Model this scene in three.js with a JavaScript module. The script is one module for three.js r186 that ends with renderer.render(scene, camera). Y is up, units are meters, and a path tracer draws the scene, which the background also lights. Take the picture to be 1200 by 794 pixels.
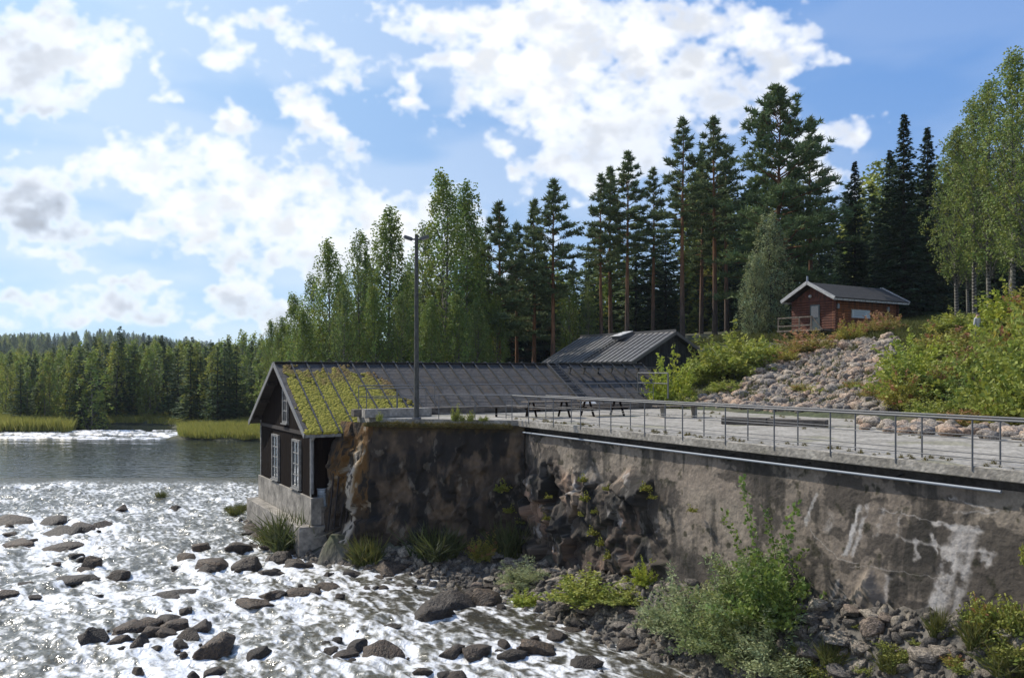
import * as THREE from 'three';
import { mergeGeometries, mergeVertices } from 'three/addons/utils/BufferGeometryUtils.js';
import { ImprovedNoise } from 'three/addons/math/ImprovedNoise.js';
import { RoundedBoxGeometry } from 'three/addons/geometries/RoundedBoxGeometry.js';
import { MarchingCubes } from 'three/addons/objects/MarchingCubes.js';

// ------------------------------------------------------------------ camera, sky, sun, exposure
const EYE = 8.8, FOC = 1000, CX = 600, CY = 434;           // eye height over the water; focal length and principal point in photo pixels
const scene = new THREE.Scene();
const camera = new THREE.PerspectiveCamera(2 * Math.atan(CY / FOC) * 180 / Math.PI, 1200 / (2 * CY), 0.3, 9000);
camera.position.set(0, EYE, 0);
camera.setViewOffset(1200, 2 * CY, 0, 0, 1200, 794);
const renderer = new THREE.WebGLRenderer({ antialias: true });
renderer.toneMapping = THREE.LinearToneMapping;
renderer.toneMappingExposure = 1.15;
renderer.shadowMap.enabled = true;

const SUN_AZ = -41 * Math.PI / 180, SUN_EL = 39 * Math.PI / 180;
const sunDir = new THREE.Vector3(Math.sin(SUN_AZ) * Math.cos(SUN_EL), Math.sin(SUN_EL), -Math.cos(SUN_AZ) * Math.cos(SUN_EL));
const sun = new THREE.DirectionalLight(new THREE.Color(1, 0.93, 0.82), 4.6);
sun.position.copy(sunDir).multiplyScalar(200); sun.target.position.set(0, 0, -45);
sun.castShadow = true; sun.shadow.radius = 1; sun.shadow.mapSize.set(4096, 4096);
Object.assign(sun.shadow.camera, { left: -90, right: 90, top: 90, bottom: -90, near: 1, far: 500 });
scene.add(sun, sun.target);

const T00 = performance.now();
// ------------------------------------------------------------------ random numbers and noise
function rng(seed) { let s = seed >>> 0; return () => { s = (s + 0x6D2B79F5) >>> 0; let t = s; t = Math.imul(t ^ (t >>> 15), t | 1); t ^= t + Math.imul(t ^ (t >>> 7), t | 61); return ((t ^ (t >>> 14)) >>> 0) / 4294967296; }; }
const PT = new Float32Array(65536); { const r = rng(77); for (let i = 0; i < 65536; i++) PT[i] = r(); }
function vnoise(x, y, p = 256) {                            // value noise, period p (at most 256)
  const xf = Math.floor(x), yf = Math.floor(y); let u = x - xf, v = y - yf; u = u * u * (3 - 2 * u); v = v * v * (3 - 2 * v);
  const x0 = ((xf % p) + p) % p, x1 = (x0 + 1) % p, y0 = (((yf % p) + p) % p) * 256, y1 = ((((yf + 1) % p) + p) % p) * 256;
  const a = PT[y0 + x0], b = PT[y0 + x1], c = PT[y1 + x0], d = PT[y1 + x1];
  return a + (b - a) * u + (c - a) * v + (a - b - c + d) * u * v;
}
function fbm(x, y, oct = 4, p = 256) { let s = 0, a = 0.5, n = 0, q = p; for (let i = 0; i < oct; i++) { s += a * vnoise(x, y, Math.min(q, 256)); n += a; a *= 0.5; x = x * 2 + (p < 256 ? 0 : 17.3); y = y * 2 + (p < 256 ? 0 : 9.1); q *= 2; } return s / n; }
const P3 = new ImprovedNoise();
function blocks(x, y) {                                     // broken stone: each block has its own depth and tilt; returns [depth, tone, edge]
  const xi = Math.floor(x), yi = Math.floor(y); let d1 = 9, d2 = 9, o = 0, t = 0;
  for (let j = -1; j <= 1; j++) for (let i = -1; i <= 1; i++) { const cx = xi + i, cy = yi + j, k = ((cy & 255) * 256 + (cx & 255)), k2 = (k * 7 + 911) & 65535, k3 = (k * 13 + 377) & 65535; const px = cx + 0.1 + 0.8 * PT[k], py = cy + 0.1 + 0.8 * PT[k2], dx = x - px, dy = y - py, d = Math.abs(dx) * 0.6 + Math.abs(dy) * 0.5 + 0.4 * Math.hypot(dx, dy); if (d < d1) { d2 = d1; d1 = d; o = PT[k3] + (PT[(k + 5) & 65535] - 0.5) * dx * 1.1 + (PT[(k + 9) & 65535] - 0.5) * dy * 1.1; t = PT[(k + 21) & 65535]; } else if (d < d2) d2 = d; }
  return [o, t, d2 - d1];
}
const sm = (a, b, x) => { const t = Math.min(1, Math.max(0, (x - a) / (b - a))); return t * t * (3 - 2 * t); };
const mix = (a, b, t) => a + (b - a) * t;
const clamp = (x, a, b) => Math.min(b, Math.max(a, x));
function piece(pts, x) { if (x <= pts[0][0]) return pts[0][1]; for (let i = 1; i < pts.length; i++) if (x <= pts[i][0]) { const t = (x - pts[i - 1][0]) / (pts[i][0] - pts[i - 1][0]); return mix(pts[i - 1][1], pts[i][1], t); } return pts[pts.length - 1][1]; }

// ------------------------------------------------------------------ the sky: air and clouds by direction
{
  const W = 4096, Hh = 2048, data = new Float32Array(W * Hh * 4);
  // clouds: bearing and height given by tangents (x right of north, y up, in thousandths), half sizes, turn, strength, greyness
  const C = [[45, 45, 85, 52, 0, 1.25, .15], [15, 95, 60, 40, 0, 1.3, .3], [28, 82, 40, 26, 0, .6, .95], [118, 62, 42, 40, 30, 1, 0], [35, 128, 40, 12, 0, .8, .6],
    [205, 110, 18, 12, 0, .9, 0], [185, 80, 16, 22, 20, .8, 0], [262, 52, 62, 26, 32, 1.05, 0], [310, 16, 34, 14, 15, .95, 0], [385, 58, 62, 26, 32, 1.1, 0], [395, 104, 32, 18, 35, .95, 0], [280, 142, 26, 16, 40, 1.05, 0],
    [368, 140, 50, 22, 48, 1.15, 0], [412, 174, 44, 22, 15, 1.15, 0], [478, 26, 34, 20, 22, 1.1, 0], [478, 108, 30, 18, 50, 1, 0], [500, 128, 26, 10, 45, .7, 0],
    [690, 40, 170, 66, 0, 1.3, 0], [590, 40, 75, 60, 0, 1.2, 0], [800, 50, 120, 60, 10, 1.25, .08], [650, 110, 130, 55, 15, 1.25, .05], [760, 130, 110, 60, 0, 1.2, .25], [745, 172, 70, 24, -5, .7, .95], [610, 95, 60, 30, 0, .5, .35], [870, 60, 70, 50, 10, 1.1, .1],
    [640, 30, 60, 20, 0, .5, .45], [830, 105, 60, 26, 0, .6, .5], [690, 190, 60, 30, 0, 1.1, .1], [700, 215, 40, 22, 0, 1, .1], [590, 185, 20, 9, 20, .8, 0], [600, 195, 12, 9, 20, .7, 0],
    [985, 150, 42, 22, -8, 1.1, .1], [970, 210, 46, 20, 0, 1, .15], [1008, 138, 16, 8, 0, .8, 0], [1060, 280, 50, 24, 0, .8, .1], [930, 170, 40, 40, 0, 1, .1],
    [165, 195, 72, 30, 15, 1.1, .05], [240, 205, 90, 42, 10, 1.15, .1], [330, 228, 90, 42, 10, 1.15, .1], [60, 205, 64, 28, 0, 1.1, .25], [22, 238, 62, 34, 5, 1.2, .85], [88, 262, 58, 14, 0, .9, .95], [230, 212, 50, 14, 0, .6, .7], [290, 262, 120, 40, 0, 1.0, .1],
    [410, 262, 110, 34, 0, .95, .1], [490, 255, 70, 40, 0, .9, .1], [150, 270, 86, 8, 0, 1, 0], [112, 286, 44, 11, 0, 1, .7], [330, 302, 80, 22, -5, 1.05, .35], [420, 300, 70, 26, 0, 1, .25], [350, 318, 50, 10, 0, .8, .9],
    [60, 303, 66, 12, 12, 1.05, .25], [115, 322, 60, 10, 8, 1, .5], [190, 334, 18, 5, 0, .9, 0], [55, 348, 110, 13, 0, 1, .5], [190, 362, 140, 12, 0, 1, .4], [290, 350, 60, 10, 0, 1, .2], [90, 378, 160, 12, 0, .95, .4], [300, 378, 150, 12, 0, .95, .3], [560, 300, 120, 50, 0, .8, .1]];
  for (const c of C) { const t = c[4] * Math.PI / 180; c.push(Math.cos(t), Math.sin(t)); }
  for (let row = Hh / 2; row < Hh; row++) {
    const up = ((row + 0.5) / Hh - 0.5) * Math.PI, y = Math.sin(up), cu = Math.cos(up);
    for (let col = 0; col < W; col++) {
      const ro = ((col + 0.5) / W - 0.5) * 2 * Math.PI, x = Math.cos(ro) * cu, z = Math.sin(ro) * cu;
      const cs = x * sunDir.x + y * sunDir.y + z * sunDir.z;
      // clear air
      const e = Math.max(y, 0), hz = Math.exp(-e * 6), gl = Math.pow(0.5 + 0.5 * cs, 8);
      let r = mix(0.05, 0.5, hz), g = mix(0.2, 0.7, hz), b = mix(0.58, 0.88, hz);
      r += gl * 0.4; g += gl * 0.46; b += gl * 0.36;
      const au = Math.pow(Math.max(cs, 0), 40) * 0.5; r += au; g += au; b += au * 0.95;
      // clouds
      let d = 0, gy = 0, clr = 1;
      const inf = z < -0.15 ? 1 : 0;
      let wIn = 0;
      if (inf) {
        let px = CX + FOC * x / -z, py = CY - FOC * y / -z;
        wIn = sm(1500, 1250, px) * sm(-300, -60, px) * sm(-260, -40, py);
        if (wIn > 0) {
          const wx = (fbm(px / 42, py / 34, 6) - 0.5) * 62, wy = (fbm(px / 42 + 40, py / 34 + 70, 6) - 0.5) * 48;
          const qx = px + wx, qy = py + wy; let gw = 0;
          for (const c of C) {
            const dx = qx - c[0], dy = qy - c[1]; if (Math.abs(dx) > c[2] * 2.2 + c[3] * 2.2 || Math.abs(dy) > c[2] * 2.2 + c[3] * 2.2) continue;
            const a = (dx * c[7] + dy * c[8]) / c[2], q = (-dx * c[8] + dy * c[7]) / c[3], k = Math.exp(-(a * a + q * q) * 0.85) * c[5];
            clr *= 1 - Math.min(0.97, k * 0.8); gy += k * c[6]; gw += k;
          }
          gy = gw > 0.001 ? gy / gw : 0;
          d = 1 - clr + (fbm(px / 34, py / 24, 6) - 0.5) * 1.25 + (fbm(px / 10, py / 8, 3) - 0.5) * 0.4 - 0.5;
          d *= 1.15;
        }
      }
      if (wIn < 1) {
        const k = 1 / (y + 0.12), ux = x * k * 2.2 + 31, uz = z * k * 2.2 + 57;
        const n = fbm(ux, uz, 6) * 0.75 + fbm(ux * 0.45 + 9, uz * 0.45, 3) * 0.35;
        const d2 = (n - 0.56) * 9 * sm(0.01, 0.1, y);
        d = mix(d2, d, wIn); gy = mix(sm(0.62, 0.75, n) * 0.6, gy, wIn);
      }
      if (d > 0) {
        const al = 1 - Math.exp(-Math.pow(d, 1.35) * 4.2), lump = inf && wIn > 0 ? fbm((CX + FOC * x / -z) / 30 + 5, (CY - FOC * y / -z) / 22, 4) : fbm(x * 30, z * 30, 3);
        let li = mix(1.05, 0.78, sm(0.4, 0.72, lump) * sm(0.12, 0.6, d));
        const gk = gy * sm(0.1, 0.9, d) * mix(0.75, 1.15, lump);
        li = mix(li, 0.3, clamp(gk, 0, 0.92));
        const tb = clamp(gk * 1.3 + (0.98 - li) * 0.9 * (1 - clamp(gk, 0, 1)), 0, 1);
        r = mix(r, li * mix(0.99, 0.84, tb), al); g = mix(g, li * mix(0.995, 0.95, tb), al); b = mix(b, li * mix(1.0, 1.14, tb), al);
      }
      // thin high veil low in the sky near the sun's side
      const vl = sm(0.36, 0.62, fbm(x * 5 + 3, y * 14, 5)) * (0.2 + 0.5 * gl) * Math.sqrt(hz); r = mix(r, 0.95, vl); g = mix(g, 0.98, vl); b = mix(b, 1.02, vl);
      const o = (row * W + col) * 4; data[o] = r; data[o + 1] = g; data[o + 2] = b; data[o + 3] = 1;
    }
  }
  for (let i = 0; i < W * Hh / 2; i++) { data[i * 4] = 0.3; data[i * 4 + 1] = 0.34; data[i * 4 + 2] = 0.36; data[i * 4 + 3] = 1; }
  const t = new THREE.DataTexture(data, W, Hh, THREE.RGBAFormat, THREE.FloatType);
  t.mapping = THREE.EquirectangularReflectionMapping; t.magFilter = t.minFilter = THREE.LinearFilter; t.needsUpdate = true;
  scene.background = t; scene.environment = t;
}
console.log('sky done', Math.round(performance.now() - T00));

// ------------------------------------------------------------------ helpers: places
const at = (px, py, d) => new THREE.Vector3((px - CX) / FOC * d, EYE - (py - CY) / FOC * d, -d);
const onY = (px, py, y) => at(px, py, (EYE - y) * FOC / (py - CY));
// the dam frame: a runs along the dam towards the bridge we stand on, b runs inland; the corner of dam and terrace is (0, 0)
const DX = 0.4952, DZ = 0.8688, TH = -Math.atan2(DZ, DX), P0Z = -38.6, DECK = 6.6;
const W2 = (a, y, b) => new THREE.Vector3(DX * a + DZ * b, y, P0Z + DZ * a - DX * b);
const AB = (x, z) => [x * DX + (z - P0Z) * DZ, x * DZ - (z - P0Z) * DX];
const used = {};
const numbered = (n) => { const k = used[n] = (used[n] ?? -1) + 1; return k ? n + '_' + String(k).padStart(3, '0') : n; };
function tag(o, label, category, group, kind) { Object.assign(o.userData, label && { label }, category && { category }, group && { group }, kind && { kind }); return o; }
function shadow(o) { o.castShadow = o.receiveShadow = true; return o; }
function thing(name, label, category, pos, turn = 0, group) { const o = new THREE.Group(); o.name = numbered(name); if (pos) o.position.copy(pos); o.rotation.y = turn; scene.add(o); return tag(o, label, category, group); }
function part(name, geo, mat, parent) { const m = shadow(new THREE.Mesh(geo, mat)); m.name = name; parent.add(m); return m; }
function solo(name, geo, mat, label, category, group, kind) { const m = shadow(new THREE.Mesh(geo, mat)); m.name = numbered(name); scene.add(m); return tag(m, label, category, group, kind); }
function copyOf(o, pos, turn, scale, label, group) { const c = o.clone(); c.name = numbered(o.userData.base); c.userData = { ...o.userData }; delete c.userData.base; if (label) c.userData.label = label; if (group) c.userData.group = group; c.position.copy(pos); c.rotation.y = turn; if (typeof scale === 'number') c.scale.setScalar(scale); else c.scale.set(...scale); scene.add(c); return c; }

// ------------------------------------------------------------------ helpers: geometry
function uvBox(g) {                                         // uv in metres from position and normal
  const p = g.attributes.position, n = g.attributes.normal, uv = new Float32Array(p.count * 2);
  for (let i = 0; i < p.count; i++) { const ax = Math.abs(n.getX(i)), ay = Math.abs(n.getY(i)), az = Math.abs(n.getZ(i)); const x = p.getX(i), y = p.getY(i), z = p.getZ(i);
    if (ay >= ax && ay >= az) { uv[2 * i] = x; uv[2 * i + 1] = z; } else if (ax >= az) { uv[2 * i] = z; uv[2 * i + 1] = y; } else { uv[2 * i] = x; uv[2 * i + 1] = y; } }
  g.setAttribute('uv', new THREE.BufferAttribute(uv, 2)); return g;
}
function box(x0, x1, y0, y1, z0, z1, bev = 0) {
  const w = x1 - x0, h = y1 - y0, d = z1 - z0;
  const g = bev ? new RoundedBoxGeometry(w, h, d, 1, Math.min(bev, w / 2.1, h / 2.1, d / 2.1)) : new THREE.BoxGeometry(w, h, d);
  g.translate((x0 + x1) / 2, (y0 + y1) / 2, (z0 + z1) / 2); return uvBox(g.index ? g : g);
}
function bar(p, q, r, n = 6, r2 = r) { const d = new THREE.Vector3().subVectors(q, p), L = d.length(), g = new THREE.CylinderGeometry(r2, r, L, n); g.translate(0, L / 2, 0); g.applyQuaternion(new THREE.Quaternion().setFromUnitVectors(new THREE.Vector3(0, 1, 0), d.normalize())); g.translate(p.x, p.y, p.z); return g; }
function beam(p, q, w, h) { const d = new THREE.Vector3().subVectors(q, p), L = d.length(), g = new THREE.BoxGeometry(w, h, L); const m = new THREE.Matrix4().lookAt(q, p, Math.abs(d.y) > 0.95 * L ? new THREE.Vector3(1, 0, 0) : new THREE.Vector3(0, 1, 0)); g.applyMatrix4(m); g.translate((p.x + q.x) / 2, (p.y + q.y) / 2, (p.z + q.z) / 2); return g; }
function clean(g) { const o = new THREE.BufferGeometry(); for (const k of ['position', 'normal', 'uv']) if (g.attributes[k]) o.setAttribute(k, g.attributes[k]); if (g.index) o.setIndex(g.index); return o.index ? o.toNonIndexed() : o; }
const merge = (list) => mergeGeometries(list.map(clean));
const V = (x, y, z) => new THREE.Vector3(x, y, z);

// ------------------------------------------------------------------ helpers: textures and materials
function tex(w, h, f, srgb = true, repeat = true) {
  const d = new Uint8Array(w * h * 4);
  for (let j = 0; j < h; j++) for (let i = 0; i < w; i++) { const c = f(i / w, j / h, i, j), o = (j * w + i) * 4; if (typeof c === 'number') d[o] = d[o + 1] = d[o + 2] = clamp(c, 0, 1) * 255; else { d[o] = clamp(c[0], 0, 1) * 255; d[o + 1] = clamp(c[1], 0, 1) * 255; d[o + 2] = clamp(c[2], 0, 1) * 255; } d[o + 3] = 255; }
  const t = new THREE.DataTexture(d, w, h); if (srgb) t.colorSpace = THREE.SRGBColorSpace; t.magFilter = THREE.LinearFilter; t.minFilter = THREE.LinearMipmapLinearFilter;
  if (repeat) t.wrapS = t.wrapT = THREE.RepeatWrapping; t.needsUpdate = true; return t;
}
const rep = (t, x, y) => { const c = t.clone(); c.repeat.set(x, y); c.needsUpdate = true; return c; };
const lerp3 = (a, b, t) => [mix(a[0], b[0], t), mix(a[1], b[1], t), mix(a[2], b[2], t)];
// grey mottled surface near white, to multiply colours with
const tMottle = tex(512, 512, (u, v) => { const n = fbm(u * 8, v * 8, 6, 8), m = fbm(u * 32 + 3, v * 32, 3, 32); const k = 0.62 + 0.5 * (n - 0.5) + 0.28 * (m - 0.5) + 0.1; return [k, k, k]; });
const tGrain = tex(256, 512, (u, v) => { const n = fbm(u * 32, v * 2, 4, 32), m = fbm(u * 8, v * 1 + 0.2, 3, 8); const k = 0.6 + 0.5 * (n - 0.5) + 0.4 * (m - 0.5); return [k, k, k]; });
const tBump = tex(512, 512, (u, v) => fbm(u * 16, v * 16, 6, 16), false);
const M = (o) => new THREE.MeshStandardMaterial({ roughness: 0.9, ...o });
const rgb = (r, g, b) => new THREE.Color().setRGB(r, g, b);
const mats = {
  concrete: M({ color: rgb(0.42, 0.39, 0.34), map: rep(tMottle, 0.35, 0.35), bumpMap: rep(tBump, 0.5, 0.5), bumpScale: 0.02 }),
  concreteDark: M({ color: rgb(0.2, 0.17, 0.14), map: rep(tMottle, 0.3, 0.3), bumpMap: rep(tBump, 0.5, 0.5), bumpScale: 0.03 }),
  plinth: M({ color: rgb(0.46, 0.42, 0.36), map: rep(tMottle, 0.25, 0.25), bumpMap: rep(tBump, 0.4, 0.4), bumpScale: 0.02 }),
  rail: M({ color: rgb(0.13, 0.132, 0.135), metalness: 0.35, roughness: 0.62 }),
  galv: M({ color: rgb(0.25, 0.28, 0.32), metalness: 0.2, roughness: 0.6 }),
  darkWood: new THREE.MeshPhysicalMaterial({ color: rgb(0.03, 0.018, 0.013), map: rep(tGrain, 0.8, 0.4), roughness: 0.95, specularIntensity: 0.15 }),
  roofWood: M({ color: rgb(0.07, 0.05, 0.04), map: rep(tGrain, 0.8, 0.4) }),
  white: M({ color: rgb(0.72, 0.72, 0.7), roughness: 0.6, map: rep(tMottle, 0.8, 0.8) }),
  paleTrim: M({ color: rgb(0.34, 0.335, 0.32), roughness: 0.7, map: rep(tMottle, 0.8, 0.8) }),
  plank: M({ color: rgb(0.36, 0.29, 0.22), map: rep(tGrain, 0.7, 0.4), roughness: 0.75 }),
  steel: M({ color: rgb(0.09, 0.09, 0.09), metalness: 0.4, roughness: 0.5 }),
  glass: new THREE.MeshPhysicalMaterial({ color: rgb(0.03, 0.035, 0.04), roughness: 0.04, metalness: 0, ior: 1.6, specularIntensity: 1, clearcoat: 1, clearcoatRoughness: 0.03 }),
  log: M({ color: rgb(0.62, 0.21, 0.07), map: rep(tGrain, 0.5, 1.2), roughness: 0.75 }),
  logShaded: M({ color: rgb(0.3, 0.085, 0.038), map: rep(tGrain, 0.5, 1.2), roughness: 0.75 }),  // same logs as the long wall, shade of the gable sides put into the colour
  felt: M({ color: rgb(0.045, 0.043, 0.042), map: rep(tMottle, 0.7, 0.7), roughness: 0.85 }),
  seam: M({ color: rgb(0.06, 0.056, 0.05), roughness: 0.6, map: rep(tMottle, 0.7, 0.7) }),
};
console.log('materials done', Math.round(performance.now() - T00));

// ------------------------------------------------------------------ lie of the land
const shoreAB = [[-22, -3], [-18.3, -5], [-17.6, -8.4], [-10, -8.4], [-6, -8.0], [-3, -6.6], [1.7, -4.9], [5.3, -3.5], [10.3, -2.9], [14, -2.5], [20, -2.7], [30, -4], [45, -6]];
const shoreB = (a) => piece(shoreAB, a);
const wallB = (a) => a > 0.6 ? 0 : a > -4.35 ? mix(-5.8, -0.3, (a + 4.35) / 4.95) : -7.3;
const footY = (a) => a > 3.6 ? 0.7 + (a - 3.6) * 0.145 : a > -4 ? 0.75 : 0.5;
const waterPoly = [...shoreAB.map(([a, b]) => { const p = W2(a, 0, b); return [p.x, p.z]; }).reverse(), [-12, -62], [-31, -106], [-44, -110], [-54, -137], [-72, -141], [-63, -121], [-95, -117], [-280, -128], [-280, 60], [60, 60]];
function waterDist(x, z) {                                  // below 0 over the water
  let d = 1e9, inside = false;
  for (let i = 0, j = waterPoly.length - 1; i < waterPoly.length; j = i++) {
    const [x1, z1] = waterPoly[i], [x2, z2] = waterPoly[j], ex = x2 - x1, ez = z2 - z1, t = clamp(((x - x1) * ex + (z - z1) * ez) / (ex * ex + ez * ez), 0, 1);
    d = Math.min(d, Math.hypot(x - x1 - ex * t, z - z1 - ez * t));
    if ((z1 > z) !== (z2 > z) && x < (x2 - x1) * (z - z1) / (z2 - z1) + x1) inside = !inside;
  }
  return inside ? -d : d;
}
const riseB = (b) => piece([[12.5, 0], [17, 0.7], [27, 4.2], [31, 5.1], [50, 7], [110, 11], [300, 18], [900, 22]], b);
function height(x, z) {
  const [a, b] = AB(x, z), n = (fbm(x * 0.6 + 50, z * 0.6 + 50, 4) - 0.5);
  const wd = waterDist(x, z);
  if (wd < 0) return -Math.min(1.6, 0.12 + 0.35 * -wd);
  if (a > -22 && b < wallB(a) + 0.35) {                     // the stony bank under the walls
    const t = sm(0, 1, clamp(wd / Math.max(0.6, wallB(a) + 0.35 - shoreB(a)), 0, 1)); return mix(-0.1, footY(a), t) + n * 0.25;
  }
  if (a > -19.5 && a < -5.6 && b < 14.5 && b > wallB(a)) return 0.45;   // under the mill
  if (a >= -5.6 && a < 34 && b < 10.5) return 1.2 + riseB(b);            // under the terrace slab
  const r = Math.hypot(x, z);
  let far = 0.25 + Math.min(wd * 0.06, 1.3) + n * 0.5 + sm(160, 500, r) * 5;
  far += sm(520, 1050, r) * 25 * (0.25 + 0.75 * sm(-0.3, -0.5, x / Math.max(1, -z))) * (0.7 + 0.5 * fbm(x * 0.004 + 9, z * 0.004, 3));
  const site = 6.45 + riseB(b) * (1 + 0) + n * (b > 13 ? 0.5 : 0.05);
  const s = sm(-34, -20, a + Math.max(0, b - 14) * 0.7);
  return mix(far + riseB(b) * 0.4 * sm(10, 40, b), site, b < 14.5 ? sm(-19, -17, a) * sm(-7, -5, a) : s);
}
function lines(segs) { const o = []; for (const [a, b, s] of segs) for (let x = a; x < b - 1e-6; x += s) o.push(x); o.push(segs[segs.length - 1][1]); return o; }
{
  const xs = lines([[-2600, -700, 190], [-700, -140, 35], [-140, -30, 4], [-30, 42, 0.6], [42, 120, 4], [120, 700, 40], [700, 2600, 190]]);
  const zs = lines([[-3400, -1300, 200], [-1300, -300, 33], [-300, -150, 10], [-150, -76, 2], [-76, -10, 0.6], [-10, 60, 5]]);
  const pos = [], col = [], uv = [], idx = [];
  for (const z of zs) for (const x of xs) {
    const y = height(x, z), [a, b] = AB(x, z); pos.push(x, y, z); uv.push(x * 0.4, z * 0.4);
    const n = fbm(x * 0.35 + 7, z * 0.35, 4), n2 = fbm(x * 1.7, z * 1.7 + 5, 3); let c;
    if (b < wallB(a) + 0.35 && a > -22) c = lerp3([0.16, 0.145, 0.125], [0.075, 0.068, 0.055], n2);
    else { c = lerp3([0.07, 0.085, 0.028], [0.12, 0.105, 0.06], sm(0.35, 0.65, n)); c = lerp3(c, [0.05, 0.06, 0.02], sm(0.4, 0.7, n2)); if (b > 25 || a < -26) c = lerp3(c, [0.05, 0.05, 0.025], 0.6); }
    col.push(...c);
  }
  const nx = xs.length; for (let j = 0; j < zs.length - 1; j++) for (let i = 0; i < nx - 1; i++) { const k = j * nx + i; idx.push(k, k + nx, k + 1, k + 1, k + nx, k + nx + 1); }
  const g = new THREE.BufferGeometry(); g.setAttribute('position', new THREE.Float32BufferAttribute(pos, 3)); g.setAttribute('color', new THREE.Float32BufferAttribute(col, 3)); g.setAttribute('uv', new THREE.Float32BufferAttribute(uv, 2)); g.setIndex(idx); g.computeVertexNormals();
  solo('ground', g, M({ vertexColors: true, map: tMottle, bumpMap: tBump, bumpScale: 0.08, color: rgb(1.5, 1.5, 1.5) }), 'grassy and stony ground of the banks and the hillside', 'ground', null, 'structure');
}

// ------------------------------------------------------------------ water
// boulders in the rapids, as seen: [px, water line py, width px, height px]
const BOULDERS = [[111, 752, 34, 27], [139, 754, 24, 18], [164, 758, 30, 24], [152, 740, 34, 18], [180, 745, 30, 20], [196, 748, 26, 18], [218, 722, 20, 16], [222, 750, 28, 20], [252, 763, 50, 32], [205, 738, 40, 18], [235, 738, 30, 18], [170, 733, 40, 14], [195, 728, 36, 14], [210, 757, 18, 12], [183, 762, 16, 9], [302, 770, 28, 19], [162, 792, 16, 18], [226, 792, 16, 10], [250, 790, 22, 12],
    [236, 642, 26, 13], [219, 656, 26, 14], [246, 664, 46, 18], [240, 671, 26, 14], [282, 645, 24, 16], [292, 664, 32, 18], [316, 673, 32, 12], [350, 664, 30, 12], [106, 666, 26, 20], [100, 670, 20, 12], [88, 680, 46, 10], [140, 677, 34, 14], [20, 640, 40, 12], [12, 626, 18, 6], [75, 625, 46, 12], [95, 620, 46, 12], [118, 618, 30, 9], [20, 613, 50, 12], [60, 612, 40, 12], [5, 698, 30, 10], [75, 642, 40, 7], [205, 697, 46, 9], [30, 686, 20, 6], [115, 699, 14, 6],
    [298, 708, 48, 14], [322, 700, 36, 16], [350, 697, 36, 10], [285, 706, 18, 8], [142, 597, 18, 8], [203, 598, 12, 8], [112, 606, 14, 5], [88, 652, 20, 6], [66, 662, 14, 5], [40, 700, 16, 6], [190, 708, 10, 6],
    [405, 768, 28, 12], [420, 758, 32, 16], [450, 768, 44, 22], [388, 765, 18, 12], [400, 778, 20, 8], [395, 750, 14, 8], [530, 765, 30, 14], [560, 765, 44, 18], [600, 768, 36, 16], [628, 762, 44, 22], [655, 748, 30, 18], [498, 790, 22, 12], [520, 794, 20, 10], [536, 794, 26, 12], [590, 757, 18, 10],
    [508, 722, 46, 26], [530, 710, 56, 26], [572, 705, 44, 26], [448, 690, 14, 8], [430, 690, 10, 5], [384, 676, 14, 8], [412, 674, 26, 9], [455, 670, 38, 16], [480, 660, 46, 18], [385, 688, 26, 9], [365, 694, 24, 10], [683, 780, 40, 14], [735, 757, 34, 12], [775, 755, 44, 22], [420, 740, 10, 5], [460, 735, 22, 6], [348, 662, 26, 12], [330, 655, 30, 14], [690, 728, 40, 22], [655, 722, 26, 14]];
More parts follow.
